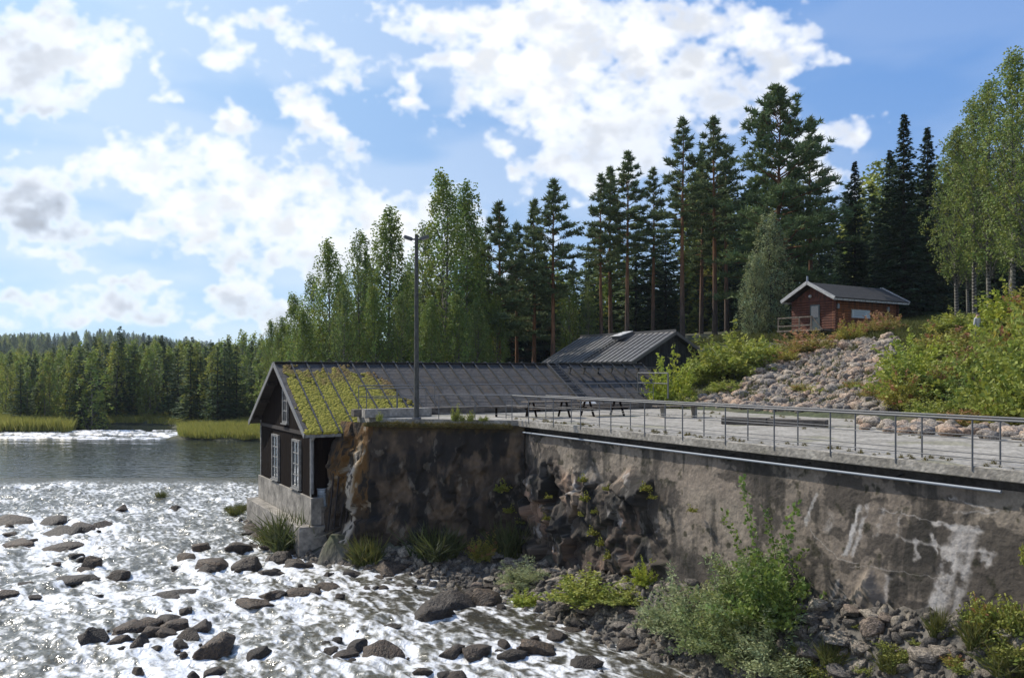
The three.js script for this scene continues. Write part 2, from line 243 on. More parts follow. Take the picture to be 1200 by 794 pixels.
{
  // white water between the bridge and the still lake; the foam is drawn out along the flow
  const X0 = -48, X1 = 18, Z0 = -70, Z1 = -16;
  const foam = (x, z) => {
    const [a, b] = AB(x, z), wx = (fbm(x * 0.5, z * 0.5, 3) - 0.5) * 3, wz = (fbm(x * 0.5 + 30, z * 0.5 + 12, 3) - 0.5) * 3;
    const n1 = fbm((a + wx) * 0.3, (b + wz) * 0.8, 4), rid = 1 - Math.abs(2 * fbm((a + wx) * 0.6 + 20, (b + wz) * 1.9, 4) - 1), n3 = fbm(a * 3.4, b * 7, 3);
    const calm = sm(-9.5, -4, b) * sm(-6, 2, a) * 0.15;     // slacker water beside the bank
    const n4 = fbm((a + wx) * 0.9 + 60, (b + wz) * 2.6, 4); return clamp((n1 * 0.4 + rid * 0.28 + (n4 - 0.5) * 0.5 + (n3 - 0.5) * 0.85 - 0.2 - calm + wakeAt(x, z) * 0.7) * 1.75, 0, 1);
  };
  // white collars round the boulders and trails of foam below them
  const WK = 640, wake = new Float32Array(WK * WK);
  for (const [px, py, w] of BOULDERS) { const p = onY(px, py, 0), [a0, b0] = AB(p.x, p.z), rad = Math.max(0.35, w * -p.z / FOC * 0.5); const i0 = Math.floor((p.x - 6 - X0) / (X1 - X0) * WK), i1 = Math.ceil((p.x + 6 - X0) / (X1 - X0) * WK), j0 = Math.floor((p.z + 6 - Z1) / (Z0 - Z1) * WK), j1 = Math.ceil((p.z - 6 - Z1) / (Z0 - Z1) * WK);
    for (let j = Math.max(0, j0); j < Math.min(WK, j1); j++) for (let i = Math.max(0, i0); i < Math.min(WK, i1); i++) { const [a, b] = AB(mix(X0, X1, i / WK), mix(Z1, Z0, j / WK)), da = a - a0, db = b - b0, r = Math.hypot(da, db) / rad; let v = 0.34 * Math.exp(-Math.pow((r - 1.15) / 0.4, 2)); if (da > 0) v += 0.3 * Math.exp(-da / (rad * 5)) * Math.exp(-Math.pow((Math.abs(db) - rad * 0.9) / (rad * 0.6), 2)) - 0.3 * Math.exp(-da / (rad * 2.5)) * Math.exp(-Math.pow(db / (rad * 0.6), 2)); wake[j * WK + i] += v; } }
  const wakeAt = (x, z) => { const i = clamp(Math.floor((x - X0) / (X1 - X0) * WK), 0, WK - 1), j = clamp(Math.floor((z - Z1) / (Z0 - Z1) * WK), 0, WK - 1); return clamp(wake[j * WK + i], -0.3, 0.45); };
  const edge = (x, z) => sm(Z0, Z0 + 5, z - (fbm(x * 0.12, 3, 3) - 0.5) * 7);
  const S = 1536, FO = new Float32Array(S * S);
  const tF = tex(S, S, (u, v, i, j) => {
    const x = mix(X0, X1, u), z = mix(Z1, Z0, v), f = FO[j * S + i] = foam(x, z) * edge(x, z);
    const [qa, qb] = AB(x, z), bed = sm(-9.5, -4, qb) * sm(-6, 2, qa); return lerp3(lerp3([0.33, 0.32, 0.275], [0.22, 0.21, 0.18], bed), [0.85, 0.855, 0.86], sm(0.0, 0.95, f));
  }, true, false);
  const tR = tex(S / 2, S / 2, (u, v, i, j) => 0.13 + 0.32 * FO[j * 2 * S + i * 2], false, false);
  const tB = tex(1024, 1024, (u, v) => 0.5 * fbm(u * 40, v * 40, 4, 40) + 0.5 * (1 - Math.abs(2 * fbm(u * 90, v * 60, 3, 60) - 1)), false);
  const nx = 380, nz = 390, pos = [], uv = [], idx = [];
  for (let j = 0; j <= nz; j++) { const tz = j / nz, z = Z1 + (Z0 - Z1) * (0.62 * tz + 0.38 * tz * tz);
    for (let i = 0; i <= nx; i++) { const x = mix(X0, X1, i / nx), [a, b] = AB(x, z), e = edge(x, z);
      const wx = (fbm(x * 0.4 + 3, z * 0.4, 3) - 0.5) * 4;
      const h = (fbm((a + wx) * 0.5, b * 0.8, 4) - 0.5) * 0.4 + (1 - Math.abs(2 * fbm((a + wx) * 1.1 + 8, b * 2, 3) - 1) - 0.6) * 0.17 + (fbm(a * 2.6, b * 4.2, 3) - 0.5) * 0.17;
      const slack = 1 - 0.55 * sm(-9.5, -4, b) * sm(-6, 2, a);
      pos.push(x, h * e * slack, z); uv.push(i / nx, (z - Z1) / (Z0 - Z1)); } }
  for (let j = 0; j < nz; j++) for (let i = 0; i < nx; i++) { const k = j * (nx + 1) + i; idx.push(k, k + 1, k + nx + 1, k + 1, k + nx + 2, k + nx + 1); }
  const g = new THREE.BufferGeometry(); g.setAttribute('position', new THREE.Float32BufferAttribute(pos, 3)); g.setAttribute('uv', new THREE.Float32BufferAttribute(uv, 2)); g.setIndex(idx); g.computeVertexNormals();
  const bt = rep(tB, 5, 5);
  solo('river', g, new THREE.MeshPhysicalMaterial({ map: tF, roughnessMap: tR, roughness: 1, bumpMap: bt, bumpScale: 0.07, ior: 1.34, color: rgb(1, 1, 1) }), 'white foaming rapids running between dark boulders', 'river', null, 'structure');
  // the lake above the rapids
  const tL = tex(1024, 1024, (u, v) => 0.55 * fbm(u * 24, v * 48, 5, 24) + 0.45 * fbm(u * 60 + 3, v * 96, 3, 48), false);
  const tLR = tex(512, 512, (u, v) => { const n = fbm(u * 10, v * 26, 4, 8); return 0.05 + 0.09 * sm(0.4, 0.6, n); }, false);
  const sh = (list, z1) => { const s = new THREE.Shape(list.map(([x, z]) => new THREE.Vector2(x, -z))), gg = new THREE.ShapeGeometry(s); gg.rotateX(-Math.PI / 2); const p = gg.attributes.position, u = new Float32Array(p.count * 2); for (let i = 0; i < p.count; i++) { u[2 * i] = p.getX(i) / 26; u[2 * i + 1] = p.getZ(i) / 26; } gg.setAttribute('uv', new THREE.BufferAttribute(u, 2)); return gg; };
  const lake = mergeGeometries([sh([[-330, Z0], [70, Z0], [70, -165], [-330, -165]]), sh([[-330, Z0], [-330, 60], [X0, 60], [X0, Z0]])]);
  solo('lake', lake, new THREE.MeshPhysicalMaterial({ color: rgb(0.02, 0.026, 0.026), roughness: 1, roughnessMap: rep(tLR, 0.5, 0.5), bumpMap: rep(tL, 1, 1), bumpScale: 0.085, ior: 1.34 }), 'still blue lake above the rapids', 'lake', null, 'structure');
  // riffle by the far shore, its sun glitter painted in as white
  const xs = 260, zs = 90, q = [], qu = [], qi = [];
  for (let j = 0; j <= zs; j++) for (let i = 0; i <= xs; i++) { const x = mix(-82, -40, i / xs), z = mix(-108, -127, j / zs); const n = fbm(x * 0.16 + 3, z * 0.5, 4) + 0.05; const env = sm(0.46, 0.58, n) * sm(-40, -46, x) * sm(-108, -111, z) * sm(-127, -124, z); q.push(x, -0.06 + env * (0.12 + 0.18 * fbm(x * 2.5, z * 3, 3)), z); qu.push(x * 0.1, z * 0.1); }
  for (let j = 0; j < zs; j++) for (let i = 0; i < xs; i++) { const k = j * (xs + 1) + i; qi.push(k, k + 1, k + xs + 1, k + 1, k + xs + 2, k + xs + 1); }
  const rg = new THREE.BufferGeometry(); rg.setAttribute('position', new THREE.Float32BufferAttribute(q, 3)); rg.setAttribute('uv', new THREE.Float32BufferAttribute(qu, 2)); rg.setIndex(qi); rg.computeVertexNormals();
  const tRf = tex(256, 256, (u, v) => lerp3([0.4, 0.41, 0.4], [0.92, 0.92, 0.93], sm(0.35, 0.6, fbm(u * 16, v * 16, 4, 16))));
  solo('riffle_glitter', rg, new THREE.MeshPhysicalMaterial({ map: tRf, roughness: 0.4, ior: 1.34 }), 'white riffle crossing the lake before the reeds', 'river', null, 'structure');
}
console.log('water done', Math.round(performance.now() - T00));

// ------------------------------------------------------------------ dam walls
const FA = [0.75, -0.35], FB = [-4.25, -5.3];               // the terrace wall towards the lake side, in the dam frame
function hitWall(px, py) { const p = (px - CX) / FOC, b = 0.12; const a = (p * (-P0Z + DX * b) - DZ * b) / (DX + DZ * p); const d = -(P0Z + DZ * a - DX * b); return [a, EYE - (py - CY) / FOC * d]; }
{
  const A0 = -0.4, A1 = 23.0, Y0 = 0, Y1 = 6.1, TW = 1600, THh = 480;
  // marks: [px, py, px, py, width in m, kind] of lime runs and cracks, from the wall itself
  const streaks = [];
  const add = (pts, w, k) => streaks.push({ p: pts.map(([x, y]) => hitWall(x, y)), w, k });
  add([[1008, 594], [1003, 620], [994, 648]], 0.12, 1); add([[1016, 594], [1010, 622], [1002, 650]], 0.1, .8); add([[1036, 597], [1028, 626]], 0.1, .6); add([[1056, 600], [1050, 630]], .07, .5);
  add([[1008, 594], [1040, 598], [1070, 604], [1110, 612], [1150, 618]], 0.03, .55); add([[957, 580], [950, 600], [945, 616]], .08, .8); add([[1096, 612], [1120, 616], [1150, 623]], 0.12, .9); add([[1050, 628], [1075, 634], [1110, 640], [1140, 645], [1165, 648]], .06, .6);
  add([[1074, 632], [1076, 652]], .1, .8); add([[1094, 626], [1098, 646]], .12, .9); add([[1128, 628], [1118, 660], [1104, 700], [1096, 730]], .34, .85); add([[1142, 628], [1134, 665], [1122, 720]], .2, .75); add([[1112, 640], [1104, 680], [1094, 716]], .16, .6);
  add([[1152, 645], [1162, 660]], .12, .8); add([[1166, 650], [1158, 664]], .08, .6); add([[974, 606], [972, 618]], .2, .6); add([[950, 620], [985, 655], [1010, 660]], .03, .5); add([[985, 680], [970, 715], [966, 740]], .1, .6); add([[1045, 674], [1041, 700]], .14, .6); add([[1116, 580], [1130, 590], [1160, 598]], .05, .6); add([[1120, 598], [1150, 602], [1180, 600]], .04, .5);
  add([[1000, 664], [1060, 668], [1100, 676]], .025, .4); add([[992, 700], [985, 725]], .12, .7);
  const dseg = (x, y, p, q) => { const ex = q[0] - p[0], ey = q[1] - p[1], t = clamp(((x - p[0]) * ex + (y - p[1]) * ey) / (ex * ex + ey * ey), 0, 1); return Math.hypot(x - p[0] - ex * t, y - p[1] - ey * t); };
  const rockMask = (a, y) => sm(11.4, 9.2, a + (fbm(a * 0.8, y * 0.8, 3) - 0.5) * 3) * sm(5.2, 4.2, y + (fbm(a * 0.9 + 4, y, 3) - 0.5) * 1.4);
  const tW = tex(TW, THh, (u, v) => {
    const a = mix(A0, A1, u), y = mix(Y0, Y1, v);
    const n = fbm(a * 1.1 + 11, y * 1.4, 5), n2 = fbm(a * 5 + 1, y * 5, 4), n3 = fbm(a * 0.45 + 3, y * 0.5 + 8, 4), run = fbm(a * 4, y * 0.35, 4);
    let c = lerp3([0.56, 0.51, 0.455], [0.46, 0.42, 0.375], n);                              // brown grey concrete
    c = lerp3(c, [0.58, 0.54, 0.48], sm(0.5, 0.72, n3) * 0.6);
    const k = rockMask(a, y);
    if (k > 0.01) { const wx = (fbm(a * 1.3, y * 1.3 + 5, 3) - 0.5) * 0.5, B1 = blocks((a + wx) * 0.75, (y + wx) * 0.95), B2 = blocks((a + wx) * 2.1 + 9, (y - wx) * 2.4 + 4); let r = lerp3([0.44, 0.385, 0.33], [0.58, 0.47, 0.39], sm(0.42, 0.62, fbm(a * 0.7 + 2, y * 0.7 + 6, 4))); r = lerp3(r, [0.1, 0.09, 0.08], sm(0.52, 0.64, fbm(a * 1.7 + 30, y * 0.8, 5)) * 0.85); r = lerp3(r, [0.62, 0.6, 0.58], sm(0.62, 0.7, fbm(a * 2.6 + 9, y * 2 + 3, 4)) * 0.8); const bt = 0.72 + 0.3 * B1[1] + 0.2 * B2[1]; r = [r[0] * bt, r[1] * bt, r[2] * bt]; c = lerp3(c, r, k); }
    // patches of dark lichen with ragged outlines
    c = lerp3(c, [0.1, 0.09, 0.078], sm(0.5, 0.56, fbm(a * 0.55 + 41, y * 0.9 + 13, 6) * 0.8 + n2 * 0.22) * 0.5);
    c = lerp3(c, [0.09, 0.085, 0.07], sm(0.57, 0.74, run * 0.6 + n * 0.5) * 0.5);
    c = lerp3(c, [0.13, 0.125, 0.06], sm(0.66, 0.8, fbm(a * 3 + 70, y * 3, 4)) * 0.7);
    for (const s of streaks) for (let i = 1; i < s.p.length; i++) { if (Math.abs(a - s.p[i][0]) > 4) continue; const d = dseg(a + (n2 - 0.5) * 0.3, y + (n2 - 0.5) * 0.16 + (n - 0.5) * 0.16, s.p[i - 1], s.p[i]); const m = sm(s.w, s.w * 0.15, d) * s.k * sm(0.3, 0.5, n2 * 0.6 + run * 0.45 + (s.k > 0.7 ? 0.06 : 0)); if (m > 0) c = lerp3(c, [0.72, 0.7, 0.68], m); }
    const g = 0.9 + 0.25 * (n2 - 0.5) + 0.16 * (fbm(a * 20, y * 20, 2) - 0.5); return [c[0] * g, c[1] * g, c[2] * g];
  }, true, false);
  const nA = 330, nY = 100, pos = [], uv = [], idx = [];
  for (let j = 0; j <= nY; j++) for (let i = 0; i <= nA; i++) {
    const u = i / nA, v = j / nY, a = mix(A0, A1, u), y = mix(Y0 - 0.3, Y1, v), k = rockMask(a, y);
    let o = 0.05 * (fbm(a * 0.8, y * 0.8, 4) - 0.5) + 0.02 * (fbm(a * 6, y * 6, 3) - 0.5) + (6.1 - y) * 0.03;
    // bedrock: broken blocks with steps
    if (k > 0.01) { const wx = (fbm(a * 1.3, y * 1.3 + 5, 3) - 0.5) * 0.5, B1 = blocks((a + wx) * 0.75, (y + wx) * 0.95), B2 = blocks((a + wx) * 2.1 + 9, (y - wx) * 2.4 + 4); o += k * ((B1[0] - 0.3) * 0.75 + (B2[0] - 0.5) * 0.2 - sm(0.1, 0, B1[2]) * 0.14 - sm(0.08, 0, B2[2]) * 0.05); }
    // broken lump of concrete at the foot
    const [la, ly] = hitWall(1022, 700); const tri = clamp(1 - Math.abs(a - la) / 0.75 - (y - ly + 0.35) / 1.25, 0, 1); o += sm(0, 0.4, tri) * (0.28 + 0.2 * (fbm(a * 4, y * 4, 3) - 0.5));
    const b = 0.12 - o; const p = W2(a, y, b); pos.push(p.x, p.y, p.z); uv.push(u, clamp((y - Y0) / (Y1 - Y0), 0, 1));
  }
  for (let j = 0; j < nY; j++) for (let i = 0; i < nA; i++) { const k = j * (nA + 1) + i; idx.push(k, k + 1, k + nA + 1, k + 1, k + nA + 2, k + nA + 1); }
  const g = new THREE.BufferGeometry(); g.setAttribute('position', new THREE.Float32BufferAttribute(pos, 3)); g.setAttribute('uv', new THREE.Float32BufferAttribute(uv, 2)); g.setIndex(idx); g.computeVertexNormals();
  const dam = thing('dam_wall', 'long stained concrete dam wall with bare rock and white lime runs', 'dam wall');
  part('wall_face', g, M({ map: tW, roughness: 0.92, bumpMap: rep(tBump, 9, 2.4), bumpScale: 0.035 }), dam);
  const core = box(A0, A1 + 0.0, -0.5, 6.0, -2.2, -0.95); core.rotateY(TH); core.translate(0, 0, P0Z); part('wall_core', core, mats.concreteDark, dam);
  const endw = box(A1 - 0.25, A1 + 0.35, 0.5, 6.05, -1.0, -0.1); endw.rotateY(TH); endw.translate(0, 0, P0Z); part('wall_end', endw, mats.concreteDark, dam);
  const back = box(A0, A1 + 9, 6.0, DECK - 0.24, -1.2, -0.45); back.rotateY(TH); back.translate(0, 0, P0Z); part('beam', back, mats.concreteDark, dam);
  // the terrace wall, turned to the lake side: nearly black with growth
  const tA = tex(1024, 512, (u, v) => {
    const x = u * 8, y = v * 7, n = fbm(x * 1.3 + 90, y * 1.1, 5), n2 = fbm(x * 5, y * 4 + 44, 4), run = fbm(x * 1.9 + 6, y * 0.8 + 60, 5);
    let c = lerp3([0.24, 0.2, 0.16], [0.4, 0.335, 0.265], sm(0.35, 0.7, n)); c = lerp3(c, [0.07, 0.063, 0.055], sm(0.45, 0.62, run) * 0.7); c = lerp3(c, [0.5, 0.47, 0.42], sm(0.66, 0.74, fbm(x * 2.4 + 7, y * 1.6, 4)) * 0.6);
    c = lerp3(c, [0.3, 0.24, 0.1], sm(6.55, 6.8, y + (n2 - 0.5) * 0.4) * 0.8); const g = 0.85 + 0.35 * (n2 - 0.5); return [c[0] * g, c[1] * g, c[2] * g];
  }, true, false);
  const tw = thing('terrace_wall', 'nearly black mossy terrace wall between the dam and the mill', 'wall');
  const face = (p, q, y0, y1, bat, nu, nv, mat, name, amp = 0.35, par = tw, uvw = 1) => {
    const ps = [], us = [], ii = [], dx = q[0] - p[0], dy = q[1] - p[1], L = Math.hypot(dx, dy), ox = dy / L, oy = -dx / L;
    for (let j = 0; j <= nv; j++) for (let i = 0; i <= nu; i++) { const u = i / nu, v = j / nv, y = mix(y0, y1, v); const o = (1 - v) * bat + amp * (fbm(u * L * 0.9 + 20, y * 0.9, 5) - 0.5) * (1 - v * v * v) ; const w = W2(p[0] + dx * u + ox * o, y, p[1] + dy * u + oy * o); ps.push(w.x, w.y, w.z); us.push(u * uvw, v); }
    for (let j = 0; j < nv; j++) for (let i = 0; i < nu; i++) { const k = j * (nu + 1) + i; ii.push(k, k + 1, k + nu + 1, k + 1, k + nu + 2, k + nu + 1); }
    const gg = new THREE.BufferGeometry(); gg.setAttribute('position', new THREE.Float32BufferAttribute(ps, 3)); gg.setAttribute('uv', new THREE.Float32BufferAttribute(us, 2)); gg.setIndex(ii); gg.computeVertexNormals(); return part(name, gg, mat, par);
  };
  const tM = tex(512, 512, (u, v) => { const x = u * 3, y = v * 6, n = fbm(x * 1.5 + 5, y * 0.8, 5), n2 = fbm(x * 6, y * 3, 4); let c = lerp3([0.2, 0.165, 0.13], [0.36, 0.25, 0.1], sm(0.35, 0.6, n) * sm(0.25, 0.6, v)); c = lerp3(c, [0.66, 0.62, 0.56], sm(0.14, 0.04, Math.abs(u - 0.25 - 0.12 * (1 - v) - (n - 0.5) * 0.16)) * sm(0.95, 0.75, v) * 0.95); c = lerp3(c, [0.55, 0.52, 0.47], sm(0.6, 0.7, fbm(x * 2 + 70, y * 1.2, 4)) * 0.8); c = lerp3(c, [0.08, 0.07, 0.055], sm(0.56, 0.7, n2) * 0.7); return c; }, true, false);
  void face;
  const EN = [-6.5, -5.9], LA = Math.hypot(FB[0] - FA[0], FB[1] - FA[1]), LB = Math.hypot(EN[0] - FB[0], EN[1] - FB[1]);
  const nrm = (p, q) => { const x = q[0] - p[0], y = q[1] - p[1], l = Math.hypot(x, y); return [-y / l, x / l]; }, nA2 = nrm(FA, FB), nB2 = nrm(FB, EN);
  const strip = (s0, s1, nu, mat, name) => {
    const ps = [], us = [], ii = [], nv = 80;
    for (let j = 0; j <= nv; j++) for (let i = 0; i <= nu; i++) {
      const u = i / nu, v = j / nv, d = mix(s0, s1, u), y = mix(-0.3, 6.36, v), k = sm(LA - 0.9, LA + 0.9, d), px = d < LA ? mix(FA[0], FB[0], d / LA) : mix(FB[0], EN[0], (d - LA) / LB), pb = d < LA ? mix(FA[1], FB[1], d / LA) : mix(FB[1], EN[1], (d - LA) / LB);
      const nx = mix(nA2[0], nB2[0], k), ny = mix(nA2[1], nB2[1], k), wz = (fbm(d * 1.3, y * 1.3 + 9, 3) - 0.5) * 0.5, B1 = blocks((d + wz) * 0.8 + 30, (y + wz) * 1.0), B2 = blocks((d + wz) * 2.2 + 9, (y - wz) * 2.4 + 40);
      const o = (1 - v) * mix(0.25, 1.25, k) + (1 - v * v * v * v) * ((B1[0] - 0.45) * mix(0.3, 0.75, k) + (B2[0] - 0.5) * 0.16 - sm(0.1, 0, B1[2]) * 0.08 + 0.14 * (fbm(d * 2.2 + 5, y * 2.2, 4) - 0.5)) - (v > 0.93 ? 0.12 * fbm(d * 3, 2, 3) * (v - 0.93) / 0.07 : 0);
      const w = W2(px + nx * o, y, pb + ny * o); ps.push(w.x, w.y, w.z); us.push(u, v);
    }
    for (let j = 0; j < nv; j++) for (let i = 0; i < nu; i++) { const k = j * (nu + 1) + i; ii.push(k, k + 1, k + nu + 1, k + 1, k + nu + 2, k + nu + 1); }
    const gg = new THREE.BufferGeometry(); gg.setAttribute('position', new THREE.Float32BufferAttribute(ps, 3)); gg.setAttribute('uv', new THREE.Float32BufferAttribute(us, 2)); gg.setIndex(ii); gg.computeVertexNormals(); part(name, gg, mat, tw);
  };
  strip(-0.5, LA - 0.25, 100, M({ map: tA, roughness: 0.95, bumpMap: rep(tBump, 4, 3), bumpScale: 0.05 }), 'wall_face');
  strip(LA - 0.25, LA + LB, 50, M({ map: tM, roughness: 0.95, bumpMap: rep(tBump, 2, 3), bumpScale: 0.06 }), 'buttress');
  const cs = new THREE.Shape([[0.2, 0.6], [-3.7, -4.6], [-5.8, -5.2], [-5.8, 3], [0.2, 3]].map(([x, y]) => new THREE.Vector2(x, y)));
  const cg = new THREE.ExtrudeGeometry(cs, { depth: 6.2, bevelEnabled: false }); cg.rotateX(-Math.PI / 2); cg.rotateY(TH); cg.translate(0, 0, P0Z); part('wall_core', uvBox(cg), mats.concreteDark, tw);
}
// the pipe under the slab
{
  const p = thing('pipe', 'long pale galvanised pipe running along the top of the dam wall', 'pipe');
  part('tube', bar(W2(0.3, DECK - 0.53, -0.02), W2(22.3, DECK - 0.53, -0.02), 0.038, 10), mats.galv, p);
  for (let a = 1.5; a < 22; a += 3) part('bracket', bar(W2(a, DECK - 0.53, -0.02), W2(a, DECK - 0.45, 0.5), 0.02, 5), mats.steel, p);
}
// ------------------------------------------------------------------ the terrace: slab, gravel, kerbs
{
  const tG = tex(1024, 1024, (u, v) => { const n = fbm(u * 12, v * 12, 5, 12), m = fbm(u * 90, v * 90, 2, 90), w = fbm(u * 5 + 0.3, v * 5, 4, 5); let c = lerp3([0.69, 0.67, 0.63], [0.61, 0.59, 0.55], sm(0.35, 0.65, n)); c = lerp3(c, [0.5, 0.49, 0.38], sm(0.62, 0.72, w) * 0.5); const k = 0.86 + 0.4 * (m - 0.5); return [c[0] * k, c[1] * k, c[2] * k]; });
  const outline = [[33, 0.12], [FA[0], 0.12], [FB[0] + 0.05, -FB[1] - 0.1], [-5.9, -FB[1] - 0.1], [-5.9, -14.6], [-2, -17.2], [6, -13.4], [33, -12.6]];
  const s = new THREE.Shape(outline.map(([x, y]) => new THREE.Vector2(x, y)));
  const g = new THREE.ExtrudeGeometry(s, { depth: 0.24, bevelEnabled: true, bevelSize: 0.02, bevelThickness: 0.02, bevelSegments: 1 }); g.rotateX(Math.PI / 2); g.translate(0, DECK - 0.02, 0); g.scale(1, 1, 1);
  g.rotateY(TH); g.translate(0, 0, P0Z);
  // shape y was drawn as minus b, rotateX turned it to z = b side: mirror check below
  const deck = solo('terrace_deck', uvBox(g), M({ map: rep(tG, 0.13, 0.13), color: rgb(0.97, 0.96, 0.95), bumpMap: rep(tBump, 1, 1), bumpScale: 0.015 }), 'pale gravelly concrete terrace on top of the dam', 'terrace', null, 'structure');
  void deck;
  const place = (g0) => { g0.rotateY(TH); g0.translate(0, 0, P0Z); return g0; };
  const SB = (a0, a1, y0, y1, b0, b1, bev = 0) => place(box(a0, a1, y0, y1, -b1, -b0, bev));
  solo('parapet', SB(-4.4, -3.9, DECK + 0.004, DECK + 0.42, -5.55, -2.2, 0.03), mats.concrete, 'short concrete parapet beside the lamp post', 'parapet');
  solo('parapet', SB(-5.75, -5.3, DECK + 0.004, DECK + 0.35, -5.6, 13.5, 0.03), mats.concreteDark, 'long low dark parapet along the mill eaves', 'parapet');
  // low step near the stones
  const q1 = AB(onY(845, 497, DECK).x, onY(845, 497, DECK).z), q2 = AB(onY(968, 501, DECK).x, onY(968, 501, DECK).z);
  const st = thing('kerb_wall', 'low brown concrete kerb wall on the terrace before the stone slope', 'kerb', W2(q1[0], DECK, q1[1]), Math.atan2(-(W2(...[q2[0], 0, q2[1]]).z - W2(q1[0], 0, q1[1]).z), W2(q2[0], 0, q2[1]).x - W2(q1[0], 0, q1[1]).x));
  const L = Math.hypot(q2[0] - q1[0], q2[1] - q1[1]);
  part('block', box(0, L * 0.45, 0.004, 0.3, -0.6, 0, 0.03), mats.concreteDark, st); part('block', box(L * 0.45 + 0.02, L, 0.004, 0.28, -0.6, 0, 0.03), mats.concreteDark, st);
  // retaining wall under the young tree
  const r1 = onY(735, 470, DECK), r2 = onY(824, 478, DECK), rt = thing('retaining_wall', 'low grey retaining wall below the bright green young tree', 'wall', r1, Math.atan2(-(r2.z - r1.z), r2.x - r1.x));
  part('wall', box(0, r1.distanceTo(r2), -0.1, 0.62, -0.4, 0, 0.03), mats.concrete, rt);
}
console.log('terrace done', Math.round(performance.now() - T00));

// ------------------------------------------------------------------ railings
function railing(name, label, p, q, y0, hgt, n, bars, group, mat = mats.rail, r = 0.022) {
  const t = thing(name, label, 'railing', W2(p[0], y0, p[1]), 0, group), A = W2(p[0], 0, p[1]), B = W2(q[0], 0, q[1]), d = B.clone().sub(A);
  for (let i = 0; i <= n; i++) { const c = d.clone().multiplyScalar(i / n); part('post', bar(V(c.x, 0, c.z), V(c.x, hgt, c.z), r, 6), mat, t); }
  for (const [h, rr] of bars) part('rail', bar(V(0, h, 0), V(d.x, h, d.z), rr, 6), mat, t);
  return t;
}
railing('railing', 'outer grey steel railing along the edge of the dam above the pipe', [-0.3, -0.14], [31.7, -0.14], DECK - 0.12, 1.22, 16, [[1.2, 0.032], [0.75, 0.013], [0.3, 0.015]]);
railing('railing', 'inner grey steel railing on the terrace behind the outer one', [1.9, 0.62], [31.9, 0.62], DECK, 1.1, 15, [[1.1, 0.03], [0.65, 0.013], [0.22, 0.013]]);
railing('railing', 'grey railing over the black terrace wall right of the lamp post', [FA[0] - 0.1, FA[1] - 0.02], [-1.7, -2.85], DECK, 1.1, 2, [[1.1, 0.03], [0.6, 0.018], [0.25, 0.018]]);
railing('railing', 'long grey railing on the parapet along the mill roof', [-5.5, -5.3], [-5.5, 12.6], DECK + 0.35, 1.12, 9, [[1.12, 0.03], [0.6, 0.02]]);
railing('railing', 'short grey railing on the parapet left of the lamp post', [-4.15, -5.4], [-4.15, -2.4], DECK + 0.42, 0.95, 2, [[0.95, 0.03], [0.5, 0.02]]);
{ const g1 = onY(748, 468, DECK + 0.4), g2 = onY(783, 471, DECK + 0.4), a1 = AB(g1.x, g1.z), a2 = AB(g2.x, g2.z); railing('railing', 'short high railing before the bright green young tree', a1, a2, DECK + 0.6, 1.45, 1, [[1.45, 0.04], [0.85, 0.03]], null, mats.rail, 0.05);
  const f1 = at(820, 432, 56), f2 = at(905, 432, 57); const b1 = AB(f1.x, f1.z), b2 = AB(f2.x, f2.z); railing('railing', 'thin grey fence among the bushes beside the grey gabled building', b1, b2, 8.0, 1.3, 4, [[1.3, 0.025], [0.75, 0.02]], null, mats.steel); }

// ------------------------------------------------------------------ lamp post
{
  const b = at(488, 491, 38.7); b.y = DECK; const t = thing('lamp_post', 'tall dark lamp post with two floodlights on the terrace', 'lamp post', b);
  part('base_plate', new THREE.CylinderGeometry(0.2, 0.22, 0.08, 12).translate(0, 0.045, 0), mats.steel, t);
  part('post', new THREE.CylinderGeometry(0.08, 0.12, 8.3, 12).translate(0, 4.2, 0), M({ color: rgb(0.1, 0.1, 0.085), roughness: 0.7, map: rep(tMottle, 1, 6) }), t);
  part('crossarm', bar(V(-0.34, 8.15, 0), V(0.34, 8.15, 0), 0.04, 8), mats.steel, t);
  for (const s of [-1, 1]) { const f = part('floodlight', box(-0.19, 0.19, -0.07, 0.07, -0.13, 0.13, 0.02).rotateZ(s * 0.32).translate(s * 0.38, 8.22, s * 0.05), mats.steel, t); part('lens', box(-0.16, 0.16, -0.012, 0, -0.11, 0.11).translate(0, -0.072, 0).rotateZ(s * 0.32).translate(s * 0.38, 8.22, s * 0.05), mats.white, f); }
}

// ------------------------------------------------------------------ picnic tables and benches
function picnicTable() {
  const t = thing('picnic_table', 'x', 'table'); t.userData.base = 'picnic_table';
  for (let i = 0; i < 4; i++) part('tabletop_plank', box(-1.2, 1.2, 0.72, 0.765, -0.4 + i * 0.2, -0.4 + i * 0.2 + 0.18, 0.01), mats.plank, t);
  for (const s of [-1, 1]) { for (let i = 0; i < 2; i++) part('seat_plank', box(-1.2, 1.2, 0.42, 0.46, s * 0.72 - 0.15 + i * 0.155, s * 0.72 - 0.01 + i * 0.155, 0.01), mats.plank, t); }
  for (const x of [-0.85, 0.85]) { for (const s of [-1, 1]) part('leg', beam(V(x, 0, s * 0.62), V(x, 0.72, s * 0.22), 0.06, 0.1), mats.darkWood, t); part('seat_support', beam(V(x + 0.06, 0.38, -0.85), V(x + 0.06, 0.38, 0.85), 0.05, 0.08), mats.darkWood, t); }
  return t;
}
